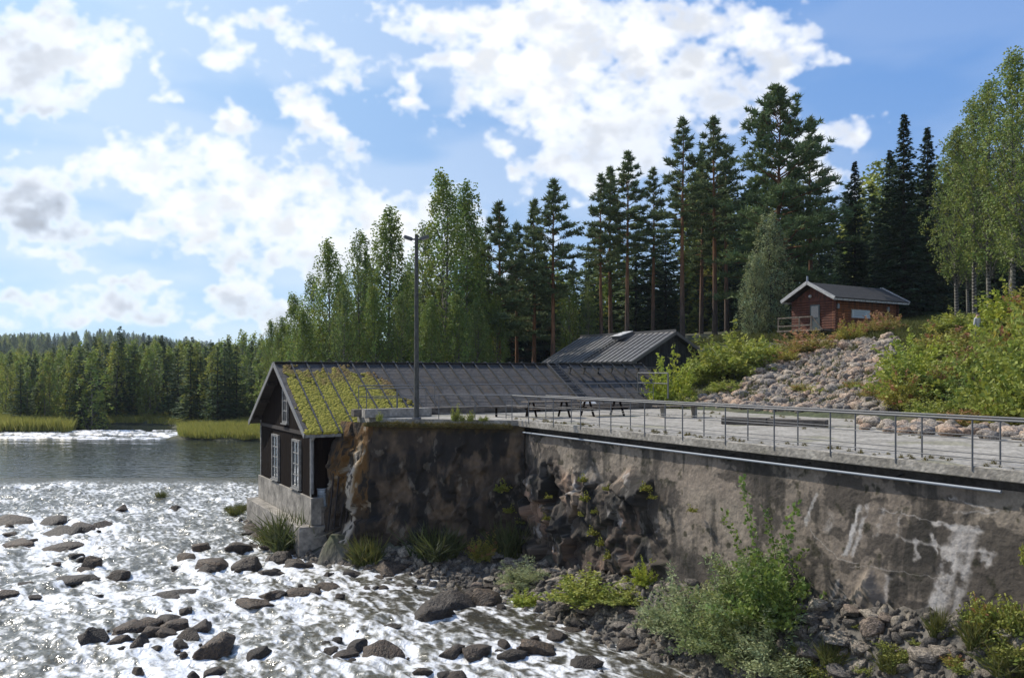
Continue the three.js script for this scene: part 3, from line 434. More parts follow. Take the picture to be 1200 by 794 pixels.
{
  const t0 = picnicTable(), put = (t, px, py, turn) => { const p = onY(px, py, DECK + 0.002); t.position.copy(p); t.rotation.y = turn; return t; };
  put(t0, 642, 489, TH + 1.45); t0.userData.label = 'wooden picnic table with benches beside the railing corner of the terrace';
  const t1 = copyOf(t0, V(0, 0, 0), 0, 1, 'wooden picnic table with a sunlit top in the middle of the terrace'); put(t1, 706, 487, TH + 1.5); delete t0.userData.base;
  const t2 = thing('bench', 'low wooden bench table before the grey retaining wall', 'bench', onY(795, 489, DECK + 0.002), 0.12);
  for (let i = 0; i < 3; i++) part('plank', box(-1.15, 1.15, 0.5, 0.56, -0.36 + i * 0.25, -0.36 + i * 0.25 + 0.23, 0.01), mats.plank, t2);
  for (const x of [-0.8, 0.7]) part('leg', box(x, x + 0.12, 0, 0.5, -0.25, 0.3, 0.01), mats.concrete, t2);
  const bx = thing('bench', 'dark wooden bench beside the first picnic table by the mill roof', 'bench', onY(600, 488, DECK + 0.002), 0.05);
  for (let i = 0; i < 2; i++) part('plank', box(-1.1, 1.1, 0.43, 0.48, -0.2 + i * 0.22, -0.2 + i * 0.22 + 0.2, 0.01), mats.plank, bx);
  for (const x of [-0.8, 0.7]) part('leg', box(x, x + 0.1, 0, 0.43, -0.15, 0.2, 0.01), mats.darkWood, bx);
}

// ------------------------------------------------------------------ the mill
function windowPart(t, x0, x1, y0, y1, z, rows, cols, mat, fw = 0.12) {   // in a wall that faces +z
  const w = part('window', box(x0, x1, y0, y1, z - 0.02, z + 0.03), mats.glass, t);
  const f = [box(x0 - fw, x0, y0 - fw, y1 + fw, z - 0.03, z + 0.09), box(x1, x1 + fw, y0 - fw, y1 + fw, z - 0.03, z + 0.09), box(x0, x1, y1, y1 + fw, z - 0.03, z + 0.085), box(x0, x1, y0 - fw, y0, z - 0.03, z + 0.085)];
  part('frame', merge(f), mat, w);
  for (let i = 1; i < rows; i++) { const y = mix(y0, y1, i / rows); part('glazing_bar', box(x0, x1, y - 0.03, y + 0.03, z + 0.03, z + 0.06), mat, w); }
  for (let i = 1; i < cols; i++) { const x = mix(x0, x1, i / cols); part('glazing_bar', box(x - 0.035, x + 0.035, y0, y1, z + 0.03, z + 0.063), mat, w); }
  part('sill', box(x0 - fw - 0.05, x1 + fw + 0.05, y0 - fw - 0.06, y0 - fw, z - 0.03, z + 0.16), mat, w);
}
{
  const a0 = -11.78, b0 = -7.2, EAVE = 5.84, RIDGE = 9.25, HALF = 5.75, WALLX = 5.0;
  const t = thing('mill_building', 'dark wooden mill with mossy metal roof on a concrete foot in the river', 'building', W2(a0, 0, b0), TH);
  // local: x = a, z = towards the river, the gable wall at z = 0
  const BK = -24.2, slope = (RIDGE - EAVE) / HALF;
  part('foundation', merge([box(-WALLX - 0.35, WALLX + 0.3, 1.4, 2.72, -6, 0.12, 0.03), box(-WALLX - 0.5, WALLX + 0.5, -0.8, 1.4, -6.5, 0.75, 0.05)]), mats.plinth, t);
  const eW = EAVE + slope * (HALF - WALLX) - 0.16;
  const gs = new THREE.Shape([V(-WALLX, 2.72), V(WALLX, 2.72), V(WALLX, eW), V(0, RIDGE - 0.18), V(-WALLX, eW)].map((p) => new THREE.Vector2(p.x, p.y)));
  const gw = new THREE.ExtrudeGeometry(gs, { depth: 0.25, bevelEnabled: false }); gw.translate(0, 0, -0.25); part('gable_wall', uvBox(gw), mats.darkWood, t);
  part('side_wall', box(WALLX - 0.2, WALLX, 2.72, eW, BK, -0.26), mats.darkWood, t);
  part('side_wall', box(-WALLX, -WALLX + 0.2, 2.72, eW, BK, -0.26), mats.darkWood, t);
  // upright boards of the gable
  for (let x = -WALLX + 0.11; x < WALLX; x += 0.22) { const top = Math.min(eW, 99) + (RIDGE - 0.2 - eW) * (1 - Math.abs(x) / WALLX) - 0.05; const inWin = (x > -2.6 && x < -0.6) || (x > 1.5 && x < 3.6); if (inWin) { part('board', box(x - 0.09, x + 0.09, 5.5, top, 0.001, 0.02 + 0.008 * ((x * 37) % 1 + 1) / 2), mats.darkWood, t); continue; } part('board', box(x - 0.09, x + 0.09, 2.74, top, 0.001, 0.02), mats.darkWood, t); }
  part('band_board', box(-WALLX, WALLX, 5.62, 5.8, 0.021, 0.07), mats.roofWood, t);
  for (const s of [-1, 1]) part('corner_board', box(s * WALLX - 0.12, s * WALLX + 0.06, 2.72, eW, 0.022, 0.06), mats.paleTrim, t);
  windowPart(t, -2.15, -1.0, 2.98, 5.2, 0.03, 4, 2, mats.paleTrim); windowPart(t, 1.95, 3.1, 2.98, 5.2, 0.03, 4, 2, mats.paleTrim);
  windowPart(t, 0.1, 0.85, 6.15, 7.75, 0.03, 3, 2, mats.paleTrim);
  // roof sheets between the seams
  const tRoof = tex(512, 512, (u, v) => { const n = fbm(u * 6, v * 6, 5, 6), s = fbm(u * 40, v * 3, 4, 40), m = fbm(u * 60, v * 60, 2, 60); let c = lerp3([0.26, 0.25, 0.24], [0.37, 0.35, 0.335], n); c = lerp3(c, [0.16, 0.155, 0.15], sm(0.5, 0.68, s) * 0.7); c = lerp3(c, [0.36, 0.29, 0.2], sm(0.6, 0.72, fbm(u * 9 + 4, v * 9, 4, 9)) * 0.5); const k = 0.9 + 0.3 * (m - 0.5); return [c[0] * k, c[1] * k, c[2] * k]; });
  const roofs = [0, 1, 2].map((i) => M({ map: (() => { const c = rep(tRoof, 0.21, 0.21); c.offset.set(i * 0.37, i * 0.21); return c; })(), color: rgb(0.95 - i * 0.08, 0.95 - i * 0.08, 0.97 - i * 0.08), roughness: 0.78, metalness: 0.05, bumpMap: rep(tBump, 0.6, 0.6), bumpScale: 0.02 }));
  const SL = Math.hypot(HALF, RIDGE - EAVE), ang = Math.atan2(RIDGE - EAVE, HALF), PW = 0.84, FR = 0.55, rr = rng(5);
  const sheet = box(-SL, 0, -0.05, 0, -PW + 0.01, 0); const seamG = box(-SL, 0.01, 0, 0.095, -0.04, 0.04);
  const nP = Math.floor((FR - BK) / PW);
  for (const side of [1, -1]) {
    const g = part('roof', box(-SL, 0, -0.16, -0.06, BK, FR), mats.roofWood, t); g.position.set(side * HALF, EAVE, 0); g.rotation.set(0, 0, side > 0 ? -ang : 0); if (side < 0) { g.rotation.set(0, Math.PI, 0); g.geometry = box(-SL, 0, -0.16, -0.06, -FR, -BK); g.rotation.order = 'YXZ'; g.rotation.set(0, Math.PI, -ang); }
    for (let i = 0; i < nP; i++) {
      const z = FR - i * PW; const dy = (rr() - 0.5) * 0.015;
      const s = part('roof_sheet', sheet, roofs[Math.floor(rr() * 3)], g); s.position.set(0, dy, side > 0 ? z : -(z - PW));
      const e = part('roof_seam', seamG, mats.seam, g); e.position.set(0, dy, side > 0 ? z - PW : -(z - PW)); e.rotation.y = 0;
    }
  }
  part('ridge_cap', merge([beam(V(0.1, RIDGE + 0.0, FR), V(0.1, RIDGE + 0.0, BK), 0.26, 0.05), beam(V(-0.1, RIDGE + 0.0, FR), V(-0.1, RIDGE + 0.0, BK), 0.26, 0.046)]), mats.seam, t);
  for (const s of [-1, 1]) { part('bargeboard', beam(V(s * HALF, EAVE - 0.12, FR + 0.03), V(0, RIDGE - 0.1, FR + 0.03), 0.04, 0.24), mats.paleTrim, t);
    for (const k of [0.25, 0.55, 0.85]) part('purlin_end', beam(V(s * HALF * k, mix(RIDGE, EAVE, k) - 0.3, -0.1), V(s * HALF * k, mix(RIDGE, EAVE, k) - 0.3, FR - 0.02), 0.16, 0.18), mats.roofWood, t); }
  part('eaves_board', box(HALF - 0.08, HALF, EAVE - 0.2, EAVE - 0.055, BK, FR - 0.02), mats.paleTrim, t);
  // moss cushions on the sheets nearest the river: too many to count
  { const g = new THREE.IcosahedronGeometry(1, 1); const r = rng(31), list = [], cols = [];
    for (let i = 0; i < 42000; i++) { const q = r(), z = FR - r() * 9.5, u = q; const d = FR - z; const cell = ((d % PW) + PW) % PW; if (cell < 0.07 || cell > PW - 0.07) if (r() < 0.92) continue;
      const lim = d < 0.3 ? 0.2 : mix(0.9, 0.25, sm(4.2, 9, d)); const n = fbm(d * 1.4 + 3, u * 9, 4), n2 = fbm(d * 4, u * 26 + 7, 3);
      const cover = (lim - u) * 2.6 + (n - 0.5) * 2.2 + (n2 - 0.5) * 0.9 - (d > 4.9 ? (d - 4.9) * 0.55 : 0); if (cover < 0.02 || r() > cover * 1.7) continue;
      const sc = 0.035 + 0.075 * r(), x = HALF - u * HALF, y = EAVE + u * (RIDGE - EAVE); list.push([x, y + 0.0, z, sc, r()]);
      const old = sm(0.62, 1.1, u + (n - 0.5) * 0.8 + sm(4, 7, d) * 0.5); const c = lerp3(lerp3([0.22, 0.2, 0.025], [0.34, 0.3, 0.04], r()), [0.17, 0.105, 0.04], clamp(old + (r() - 0.5) * 0.4, 0, 1)); cols.push(c); }
    const im = new THREE.InstancedMesh(g, M({ roughness: 1, color: rgb(1, 1, 1) }), list.length), m4 = new THREE.Matrix4(), q4 = new THREE.Quaternion();
    list.forEach(([x, y, z, s, k], i) => { q4.setFromEuler(new THREE.Euler(0, k * 6, -ang)); m4.compose(V(x, y, z), q4, V(s * 1.2, s * 0.75, s)); im.setMatrixAt(i, m4); im.setColorAt(i, rgb(...cols[i])); });
    im.name = 'moss'; im.userData.kind = 'stuff'; im.userData.label = 'yellow green moss cushions on the roof'; t.add(shadow(im)); }
  part('downpipe', bar(V(WALLX + 0.12, 2.9, 0.02), V(WALLX + 0.12, 5.5, 0.02), 0.09, 10), mats.paleTrim, t);
  part('gutter_bend', bar(V(WALLX + 0.12, 5.45, 0.02), V(HALF - 0.12, EAVE - 0.1, 0.02), 0.07, 8), mats.paleTrim, t);
  // roof ladder and snow rail high up
  const onRoof = (u, z, up = 0) => V(HALF - u * HALF - up * Math.sin(-ang) * 1, EAVE + u * (RIDGE - EAVE) + up * Math.cos(ang), z);
  const zL = -16.3;
  const la = part('roof_ladder', merge([beam(onRoof(0.35, zL, 0.14), onRoof(0.97, zL, 0.14), 0.05, 0.06), beam(onRoof(0.35, zL - 0.55, 0.14), onRoof(0.97, zL - 0.55, 0.14), 0.05, 0.06)]), mats.steel, t);
  for (let k = 0; k < 13; k++) part('rung', beam(onRoof(0.36 + k * 0.05, zL, 0.18), onRoof(0.36 + k * 0.05, zL - 0.55, 0.18), 0.09, 0.03), mats.rail, la);
  const sr = part('snow_rail', merge([beam(onRoof(0.82, -17.2, 0.42), onRoof(0.82, -23.9, 0.42), 0.3, 0.05)]), mats.rail, t);
  for (let k = 0; k < 7; k++) part('bracket', beam(onRoof(0.82, -17.4 - k * 1.06, 0.0), onRoof(0.82, -17.4 - k * 1.06, 0.4), 0.07, 0.16), mats.steel, sr);
  part('roof_hatch', box(-0.35, 0.35, 0, 0.22, -0.45, 0.45, 0.03).rotateZ(-ang).translate(onRoof(0.22, -16.6, 0.05).x, onRoof(0.22, -16.6, 0.05).y, -16.6), mats.white, t);
}
// things by the mill's corner
{ const p = at(379, 573, 41.2); const t = thing('metal_drum', 'small pale blue grey drum by the corner of the mill', 'drum', V(p.x, 2.25, p.z)); part('body', new THREE.CylinderGeometry(0.32, 0.3, 0.85, 16).translate(0, 0.45, 0), M({ color: rgb(0.3, 0.36, 0.42), roughness: 0.5, map: tMottle }), t); part('rim', new THREE.TorusGeometry(0.32, 0.025, 6, 20).rotateX(Math.PI / 2).translate(0, 0.87, 0), mats.galv, t); part('stand', box(-0.35, 0.35, -2.4, 0.03, -0.35, 0.35), mats.concreteDark, t);
  const r = rng(9); for (let i = 0; i < 5; i++) { const a = at(384 + i * 7, 622 - i * 3, 39.4 + i * 0.1), b = at(390 + i * 6.5 + r() * 6, 575 - r() * 25, 40.2); solo('loose_plank', uvBox(beam(a, b, 0.2, 0.05)), mats.roofWood, 'weathered plank leaning in the gap between mill and terrace wall', 'plank', 'planks leaning beside the mill'); } }

// ------------------------------------------------------------------ the grey gabled building behind the mill
{
  const a0 = -19.2, b0 = 17.5, t = thing('gabled_building', 'grey building with a seamed metal roof ladder and bright hatch', 'building', W2(a0, 0, b0), TH);
  // local: x along the ridge (6 = end towards us), z towards the river
  const X0 = -6, X1 = 6, EZ = 0.5, E = 9.42, R = 11.56, HW = 3.9, ang = Math.atan2(R - E, HW), SL = Math.hypot(HW, R - E);
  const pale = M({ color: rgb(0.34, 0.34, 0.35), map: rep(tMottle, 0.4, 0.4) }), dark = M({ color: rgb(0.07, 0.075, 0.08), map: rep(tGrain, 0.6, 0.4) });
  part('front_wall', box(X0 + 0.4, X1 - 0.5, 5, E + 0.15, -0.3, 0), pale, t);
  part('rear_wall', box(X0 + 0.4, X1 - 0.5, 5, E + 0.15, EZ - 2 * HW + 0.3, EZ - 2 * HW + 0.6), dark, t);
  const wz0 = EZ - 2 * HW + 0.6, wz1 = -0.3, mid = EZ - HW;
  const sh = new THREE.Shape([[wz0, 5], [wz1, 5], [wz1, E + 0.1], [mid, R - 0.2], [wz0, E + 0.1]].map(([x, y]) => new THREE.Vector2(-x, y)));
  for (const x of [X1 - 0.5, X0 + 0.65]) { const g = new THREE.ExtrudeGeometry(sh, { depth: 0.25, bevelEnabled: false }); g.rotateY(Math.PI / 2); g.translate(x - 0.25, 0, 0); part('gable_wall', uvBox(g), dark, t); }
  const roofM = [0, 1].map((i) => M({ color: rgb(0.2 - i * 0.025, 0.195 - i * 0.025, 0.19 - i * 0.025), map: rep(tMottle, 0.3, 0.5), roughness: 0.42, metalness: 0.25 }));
  const PW = 0.6, sheet = box(0, PW - 0.01, -0.05, 0, -SL, 0), seam = box(-0.02, 0.02, 0, 0.05, -SL, 0);
  for (const side of [1, -1]) { const g = part('roof', box(X0, X1, -0.16, -0.06, -SL, 0), mats.steel, t); g.rotation.order = 'YXZ'; g.position.set(0, E, side > 0 ? EZ : EZ - 2 * HW); g.rotation.set(ang, side > 0 ? 0 : Math.PI, 0);
    for (let i = 0; i < 20; i++) { const s = part('roof_sheet', sheet, roofM[i % 3 ? 0 : 1], g); s.position.x = X0 + i * PW; const e = part('roof_seam', seam, roofM[1], g); e.position.x = X0 + (i + 1) * PW - (i === 19 ? 0.03 : 0); } }
  part('ridge_cap', beam(V(X0 - 0.02, R + 0.02, mid), V(X1 + 0.02, R + 0.02, mid), 0.04, 0.3).rotateX(0), roofM[0], t);
  for (const s of [1, -1]) part('bargeboard', beam(V(X1 + 0.02, E - 0.1, mid + s * HW), V(X1 + 0.02, R - 0.08, mid), 0.05, 0.22), roofM[0], t);
  const on = (u, x, up = 0.1) => V(x, E + u * (R - E) + up * Math.cos(ang), EZ - u * HW + up * Math.sin(ang));
  const xl = 0.1, la = part('roof_ladder', merge([beam(on(0.04, xl), on(0.72, xl), 0.05, 0.05), beam(on(0.04, xl + 0.5), on(0.72, xl + 0.5), 0.05, 0.05)]), mats.steel, t);
  for (let k = 0; k < 10; k++) part('rung', beam(on(0.06 + k * 0.07, xl, 0.14), on(0.06 + k * 0.07, xl + 0.5, 0.14), 0.1, 0.03), mats.steel, la);
  const hb = part('hatch', box(-0.55, 0.55, -0.1, 0.16, -0.62, 0.62, 0.03).rotateX(ang - 0.2).translate(on(0.86, xl + 0.5, 0.16).x, on(0.86, xl + 0.5, 0.16).y, on(0.86, xl + 0.5, 0.16).z), mats.steel, t);
  part('hatch_lid', box(-0.58, 0.58, 0.17, 0.22, -0.65, 0.65, 0.02).rotateX(ang - 0.2).translate(on(0.86, xl + 0.5, 0.16).x, on(0.86, xl + 0.5, 0.16).y, on(0.86, xl + 0.5, 0.16).z), mats.white, hb);
}

// ------------------------------------------------------------------ the red cabin on the hill
{
  const phi = 33 * Math.PI / 180, c = at(979, 388, 58), GY = c.y; // nearest corner of the eaves
  const t = thing('log_cabin', 'red brown log cabin with dark roof and white bargeboards on the stone slope', 'cabin', V(c.x, GY, c.z), phi);
  // local: x along the long wall away to the right, z towards the viewer side; the gable end is at x = 0
  const L = 8.3, Wd = 4.3, E = 2.28, R = 3.42, o = 0.45;
  for (let i = 0; i < 13; i++) { const y = 0.02 + i * 0.175; part('wall_log', box(o, L - o, y, y + 0.165, -o - 0.14, -o, 0.04), mats.log, t); part('wall_log', box(o, L - o, y, y + 0.165, -Wd + o, -Wd + o + 0.14, 0.04), mats.logShaded, t);
    part('wall_log', box(o + 0.005, o + 0.145, y + 0.01, y + 0.17, -Wd + o - 0.15, -o + 0.15, 0.04), mats.logShaded, t); part('wall_log', box(L - o - 0.14, L - o, y + 0.01, y + 0.17, -Wd + o - 0.15, -o + 0.15, 0.04), mats.logShaded, t); }
  const sh = new THREE.Shape([[o - 0.05, E - 0.02], [Wd - o + 0.05, E - 0.02], [Wd / 2, R - 0.1]].map(([x, y]) => new THREE.Vector2(x, y)));
  for (const x of [o + 0.02, L - o - 0.13]) { const g = new THREE.ExtrudeGeometry(sh, { depth: 0.1, bevelEnabled: false }); g.rotateY(Math.PI / 2); g.translate(x, 0, 0); part('gable_wall', uvBox(g), mats.logShaded, t); }
  for (const s of [0, 1]) { const z0 = s ? -Wd : 0, a = V(-0.15, E, z0), b = V(-0.15, R, -Wd / 2), d = b.clone().sub(a), n = Math.atan2(d.y, Math.abs(d.z)), len = d.length();
    const r = part('roof', box(-0.15, L + 0.15, 0, 0.09, -len - 0.03, 0.06), mats.felt, t); r.rotation.order = 'YXZ'; r.position.set(s ? L : 0, E, z0); r.rotation.set(n, s ? Math.PI : 0, 0);
    for (const x of [-0.2, L + 0.2]) part('bargeboard', beam(V(x, E - 0.02, z0 + (s ? -0.1 : 0.1)), V(x, R + 0.06, -Wd / 2), 0.06, 0.24), mats.white, t);
    part('eaves_board', box(-0.17, L + 0.17, E - 0.14, E - 0.005, s ? -Wd - 0.06 : 0.03, s ? -Wd - 0.03 : 0.06), mats.white, t); }
  part('stove_pipe', new THREE.CylinderGeometry(0.07, 0.07, 0.7, 10).translate(0.5, R + 0.25, -Wd / 2 - 0.5), mats.galv, t);
  const dr = part('door', box(o - 0.05, o + 0.0, 0.15, 1.95, -2.35, -1.55), M({ color: rgb(0.06, 0.075, 0.075), roughness: 0.4 }), t); part('pane', box(o - 0.06, o - 0.051, 1.05, 1.85, -2.25, -1.65), mats.glass, dr);
  const wl = part('wall_lamp', new THREE.SphereGeometry(0.12, 12, 8).translate(o - 0.1, 2.55, -2.3), mats.white, t); void wl;
  // porch
  const po = part('porch_deck', box(-1.0, o - 0.08, 0.05, 0.17, -Wd + 0.2, -0.4), mats.plank, t);
  for (const z of [-Wd + 0.3, -2.2, -1.2]) part('post', box(-0.98, -0.9, 0.17, 1.05, z - 0.04, z + 0.04), mats.plank, po);
  for (const y of [0.42, 0.99]) part('rail', box(-0.99, -0.89, y, y + 0.09, -Wd + 0.25, -1.15), mats.plank, po);
  part('stair_rail', beam(V(-0.94, 1.04, -1.15), V(-0.94, 0.1, -0.3), 0.06, 0.06), mats.plank, po);
  // board with writing on the long wall
  const sg = document.createElement('canvas'); sg.width = 256; sg.height = 96; const x = sg.getContext('2d'); x.fillStyle = '#b9c6cf'; x.fillRect(0, 0, 256, 96); x.fillStyle = '#7b8c99'; for (let i = 0; i < 5; i++) x.fillRect(20 + (i % 2) * 8, 14 + i * 15, 190 - (i * 37) % 60, 5);
  const st = new THREE.CanvasTexture(sg); st.colorSpace = THREE.SRGBColorSpace;
  const bd = part('notice_board', box(2.4, 4.5, 1.02, 1.62, -o - 0.02, -o + 0.05), mats.white, t); const pg = new THREE.PlaneGeometry(2.0, 0.52); pg.translate(3.45, 1.32, -o + 0.054); part('notice', pg, M({ map: st, roughness: 0.5 }), bd);
  for (const xx of [0.75, 6.5]) part('wall_light', box(xx, xx + 0.16, 1.6, 1.95, -o + 0.01, -o + 0.16, 0.03), mats.galv, t);
  part('base', box(o - 0.1, L - o + 0.1, -1.4, 0.03, -Wd + o - 0.1, -o + 0.1), mats.concreteDark, t);
}
console.log('buildings done', Math.round(performance.now() - T00));

// ------------------------------------------------------------------ leaves and trees
class Leaves {                                              // many small faces in one geometry
  constructor(tri) { this.p = []; this.c = []; this.i = []; this.tri = tri; }
  add(x, y, z, dx, dy, dz, len, wid, roll, col, k = 4) {     // a leaf from its stalk along d
    const L = Math.hypot(dx, dy, dz) || 1; dx /= L; dy /= L; dz /= L;
    let sx = dz, sy = 0, sz = -dx, q = Math.hypot(sx, sz); if (q < 1e-3) { sx = 1; sz = 0; q = 1; } sx /= q; sz /= q;
    const tx = dy * sz - dz * sy, ty = dz * sx - dx * sz, tz = dx * sy - dy * sx, cr = Math.cos(roll), sr = Math.sin(roll);
    const ux = (sx * cr + tx * sr) * wid, uy = (sy * cr + ty * sr) * wid, uz = (sz * cr + tz * sr) * wid, n = this.p.length / 3;
    if (k === 3 || this.tri) { this.p.push(x - ux, y - uy, z - uz, x + ux, y + uy, z + uz, x + dx * len, y + dy * len, z + dz * len); this.i.push(n, n + 1, n + 2); this.c.push(...col, ...col, ...col); return; }
    const hx = x + dx * len * 0.45, hy = y + dy * len * 0.45, hz = z + dz * len * 0.45;
    this.p.push(x, y, z, hx + ux, hy + uy, hz + uz, x + dx * len, y + dy * len, z + dz * len, hx - ux, hy - uy, hz - uz); this.i.push(n, n + 1, n + 2, n, n + 2, n + 3); this.c.push(...col, ...col, ...col, ...col);
  }
  geo() { const g = new THREE.BufferGeometry(); g.setAttribute('position', new THREE.Float32BufferAttribute(this.p, 3)); g.setAttribute('color', new THREE.Float32BufferAttribute(this.c, 3)); g.setIndex(this.i); return g; }
}
const leafMat = new THREE.MeshPhysicalMaterial({ vertexColors: true, color: rgb(1.2, 1.15, 1.0), roughness: 0.75, transmission: 0.5, thickness: 0, specularIntensity: 0.35 });
const needleMat = new THREE.MeshPhysicalMaterial({ vertexColors: true, roughness: 0.8, transmission: 0.25, thickness: 0, specularIntensity: 0.3 });
const barkPine = M({ color: rgb(1, 1, 1), vertexColors: true, map: rep(tMottle, 1, 3) });
const tBirch = tex(64, 512, (u, v) => { const n = fbm(u * 4, v * 64, 3, 4), m = fbm(u * 3 + 1, v * 8, 3, 3); return sm(0.56, 0.64, n) > 0.3 ? [0.16, 0.15, 0.14] : [0.74 - m * 0.25, 0.72 - m * 0.25, 0.68 - m * 0.25]; });
const barkBirch = M({ map: rep(tBirch, 1, 4), color: rgb(0.55, 0.55, 0.53) });
const barkGrey = M({ color: rgb(0.09, 0.075, 0.06), map: rep(tMottle, 1, 4) });
const dirOf = (az, el) => [Math.cos(az) * Math.cos(el), Math.sin(el), Math.sin(az) * Math.cos(el)];
const vary = (c, r, k = 0.3) => { const f = 1 + (r() - 0.5) * k, h = (r() - 0.5) * k * 0.5; return [c[0] * f * (1 + h), c[1] * f, c[2] * f * (1 - h)]; };
function trunkGeo(h, r0, r1, bend, r, n = 7) { const g = new THREE.CylinderGeometry(r1, r0, h, n, 8, true); g.translate(0, h / 2, 0); const p = g.attributes.position, k1 = r() * 6, k2 = r() * 6; for (let i = 0; i < p.count; i++) { const t = p.getY(i) / h; p.setX(i, p.getX(i) + bend * Math.sin(t * 2.4 + k1) * t); p.setZ(i, p.getZ(i) + bend * Math.sin(t * 2 + k2) * t); } g.computeVertexNormals(); return g; }
function proto(name, trunk, bark, crown, crownMat, category) { const o = new THREE.Group(); const tk = new THREE.Mesh(trunk, bark), cr = new THREE.Mesh(crown, crownMat); tk.name = 'trunk'; cr.name = 'crown'; shadow(tk); shadow(cr); o.add(tk, cr); o.userData = { base: name, category }; return o; }

function pine(seed, H, o = {}) {                             // Scots pine: bare trunk, layered irregular crown
  const r = rng(seed), L = new Leaves(), limbs = [], cb = (o.cb ?? 0.45) * H, R = o.R ?? H * 0.14, N = o.n ?? 56, fine = o.fine ?? 1;
  for (let k = 0; k < N; k++) {
    const t = (k + r() * 0.8) / N, y = cb + (H - cb) * t * 0.985, az = k * 2.4 + r() * 0.9, prof = Math.pow(1 - t, 0.7) * (0.62 + 0.38 * Math.sin(Math.min(1, t * 3) * 1.57)), len = Math.max(0.25, R * prof * (0.4 + 0.85 * r())), el = mix(-0.12, 0.75, t) + (r() - 0.5) * 0.3;
    const d = dirOf(az, el), ex = d[0] * len, ey = d[1] * len + len * 0.1, ez = d[2] * len;
    limbs.push(bar(V(0, y, 0), V(ex, y + ey, ez), 0.02 + 0.014 * len, 4, 0.008));
    const m = Math.max(3, Math.round(len * 3.2));
    for (let j = 0; j < m; j++) {
      const s = mix(0.42, 1.04, (j + r() * 0.6) / m), sp = 0.4 * len * s * (1 - s * 0.5) + 0.16, cx = ex * s + (r() - 0.5) * sp * 1.5, cy = y + ey * s + (r() - 0.4) * sp * 0.35, cz = ez * s + (r() - 0.5) * sp * 1.5;
      const base = vary(o.col ?? [0.13, 0.17, 0.07], r, 0.35);
      const q = Math.round(20 * fine); for (let i = 0; i < q; i++) { const a = r() * 6.28, e = -0.35 + r() * 1.6, dd = dirOf(a, e); const rr = 0.22 + r() * 0.2; const w5 = mix(0.75, 0.2, t); L.add(cx + (r() - 0.5) * w5, cy + (r() - 0.5) * 0.22, cz + (r() - 0.5) * w5, dd[0] + d[0] * 0.5, dd[1], dd[2] + d[2] * 0.5, rr * 1.5, 0.075 / Math.sqrt(fine), r() * 3, vary(base, r, 0.25), 3); }
    }
  }
  for (let k = 0; k < 7; k++) { const y = cb * (0.45 + 0.55 * r()), d = dirOf(r() * 6.28, -0.1 + r() * 0.3), l = 0.5 + r() * 1.2; limbs.push(bar(V(0, y, 0), V(d[0] * l, y + d[1] * l, d[2] * l), 0.025, 4, 0.008)); }
  const tg = trunkGeo(H * 0.97, H * 0.0105 + 0.06, 0.03, 0.22, r, 8); const all = merge([tg, ...limbs]), p = all.attributes.position, c = new Float32Array(p.count * 3);
  for (let i = 0; i < p.count; i++) { const k = sm(0.1, 0.38, p.getY(i) / H); const q = lerp3([0.14, 0.1, 0.075], [0.34, 0.155, 0.065], k); c.set(q, i * 3); }
  all.setAttribute('color', new THREE.BufferAttribute(c, 3));
  return proto('pine_tree', all, barkPine, L.geo(), needleMat, 'tree');
}
function spruce(seed, H, o = {}) {                           // Norway spruce: narrow cone of drooping boughs
  const r = rng(seed), L = new Leaves(), limbs = [], R = o.R ?? H * 0.15, step = o.step ?? 0.3, fine = o.fine ?? 1;
  for (let y0 = H * (o.cb ?? 0.05); y0 < H * 0.985; y0 += step * (0.75 + 0.5 * r())) {
    const t = y0 / H, n = o.nb ?? 8, az0 = r() * 6.28, Rl = R * Math.pow(1 - t, 0.82) * (0.82 + 0.36 * r());
    for (let k = 0; k < n; k++) {
      const y = y0 + (r() - 0.5) * step * 1.6, az = az0 + k * 6.283 / n + (r() - 0.5) * 0.7, len = Math.max(0.1, Rl * (0.7 + 0.5 * r())), el0 = mix(-0.32, 0.55, Math.pow(t, 1.6)), m = Math.max(2, Math.round(len * 2.6 * (o.dense ?? 1)));
      if (len > 0.5 && fine >= 1) limbs.push(bar(V(0, y, 0), V(Math.cos(az) * len * 0.8, y + Math.sin(el0) * len * 0.8, Math.sin(az) * len * 0.8), 0.018, 3, 0.006));
      for (let j = 0; j < m; j++) {
        const s = (j + 0.25 + r() * 0.7) / m, px = Math.cos(az) * len * s, pz = Math.sin(az) * len * s, py = y + Math.sin(el0) * len * s + 0.16 * len * s * s, base = vary(o.col ?? [0.05, 0.085, 0.035], r, 0.35), wd = (1 - s) * 0.5 * len * 0.45 + 0.1;
        const q = Math.round((o.q ?? 8) * fine); for (let i = 0; i < q; i++) { const sd = (r() - 0.5) * 2, dd = [Math.cos(az + sd * 1.1), -0.55 + r() * 0.7, Math.sin(az + sd * 1.1)]; L.add(px - Math.sin(az) * sd * wd * 0.6, py + (r() - 0.5) * 0.12, pz + Math.cos(az) * sd * wd * 0.6, ...dd, (0.3 + r() * 0.32) * mix(1, 0.4, t * t * t) / Math.sqrt(Math.min(1, fine)), 0.085 / Math.sqrt(Math.min(1, fine)), r() * 1.4 - 0.7, vary(base, r, 0.25), 3); }
      }
    }
  }
  L.add(0, H - 0.5, 0, 0, 1, 0, 0.6, 0.05, 0, [0.05, 0.08, 0.03], 3); L.add(0, H - 0.5, 0, 0, 1, 0, 0.6, 0.05, 1.6, [0.05, 0.08, 0.03], 3);
  return proto('spruce_tree', merge([trunkGeo(H * 0.98, H * 0.011 + 0.04, 0.02, 0.05, r, 7), ...limbs]), barkGrey, L.geo(), needleMat, 'tree');
}
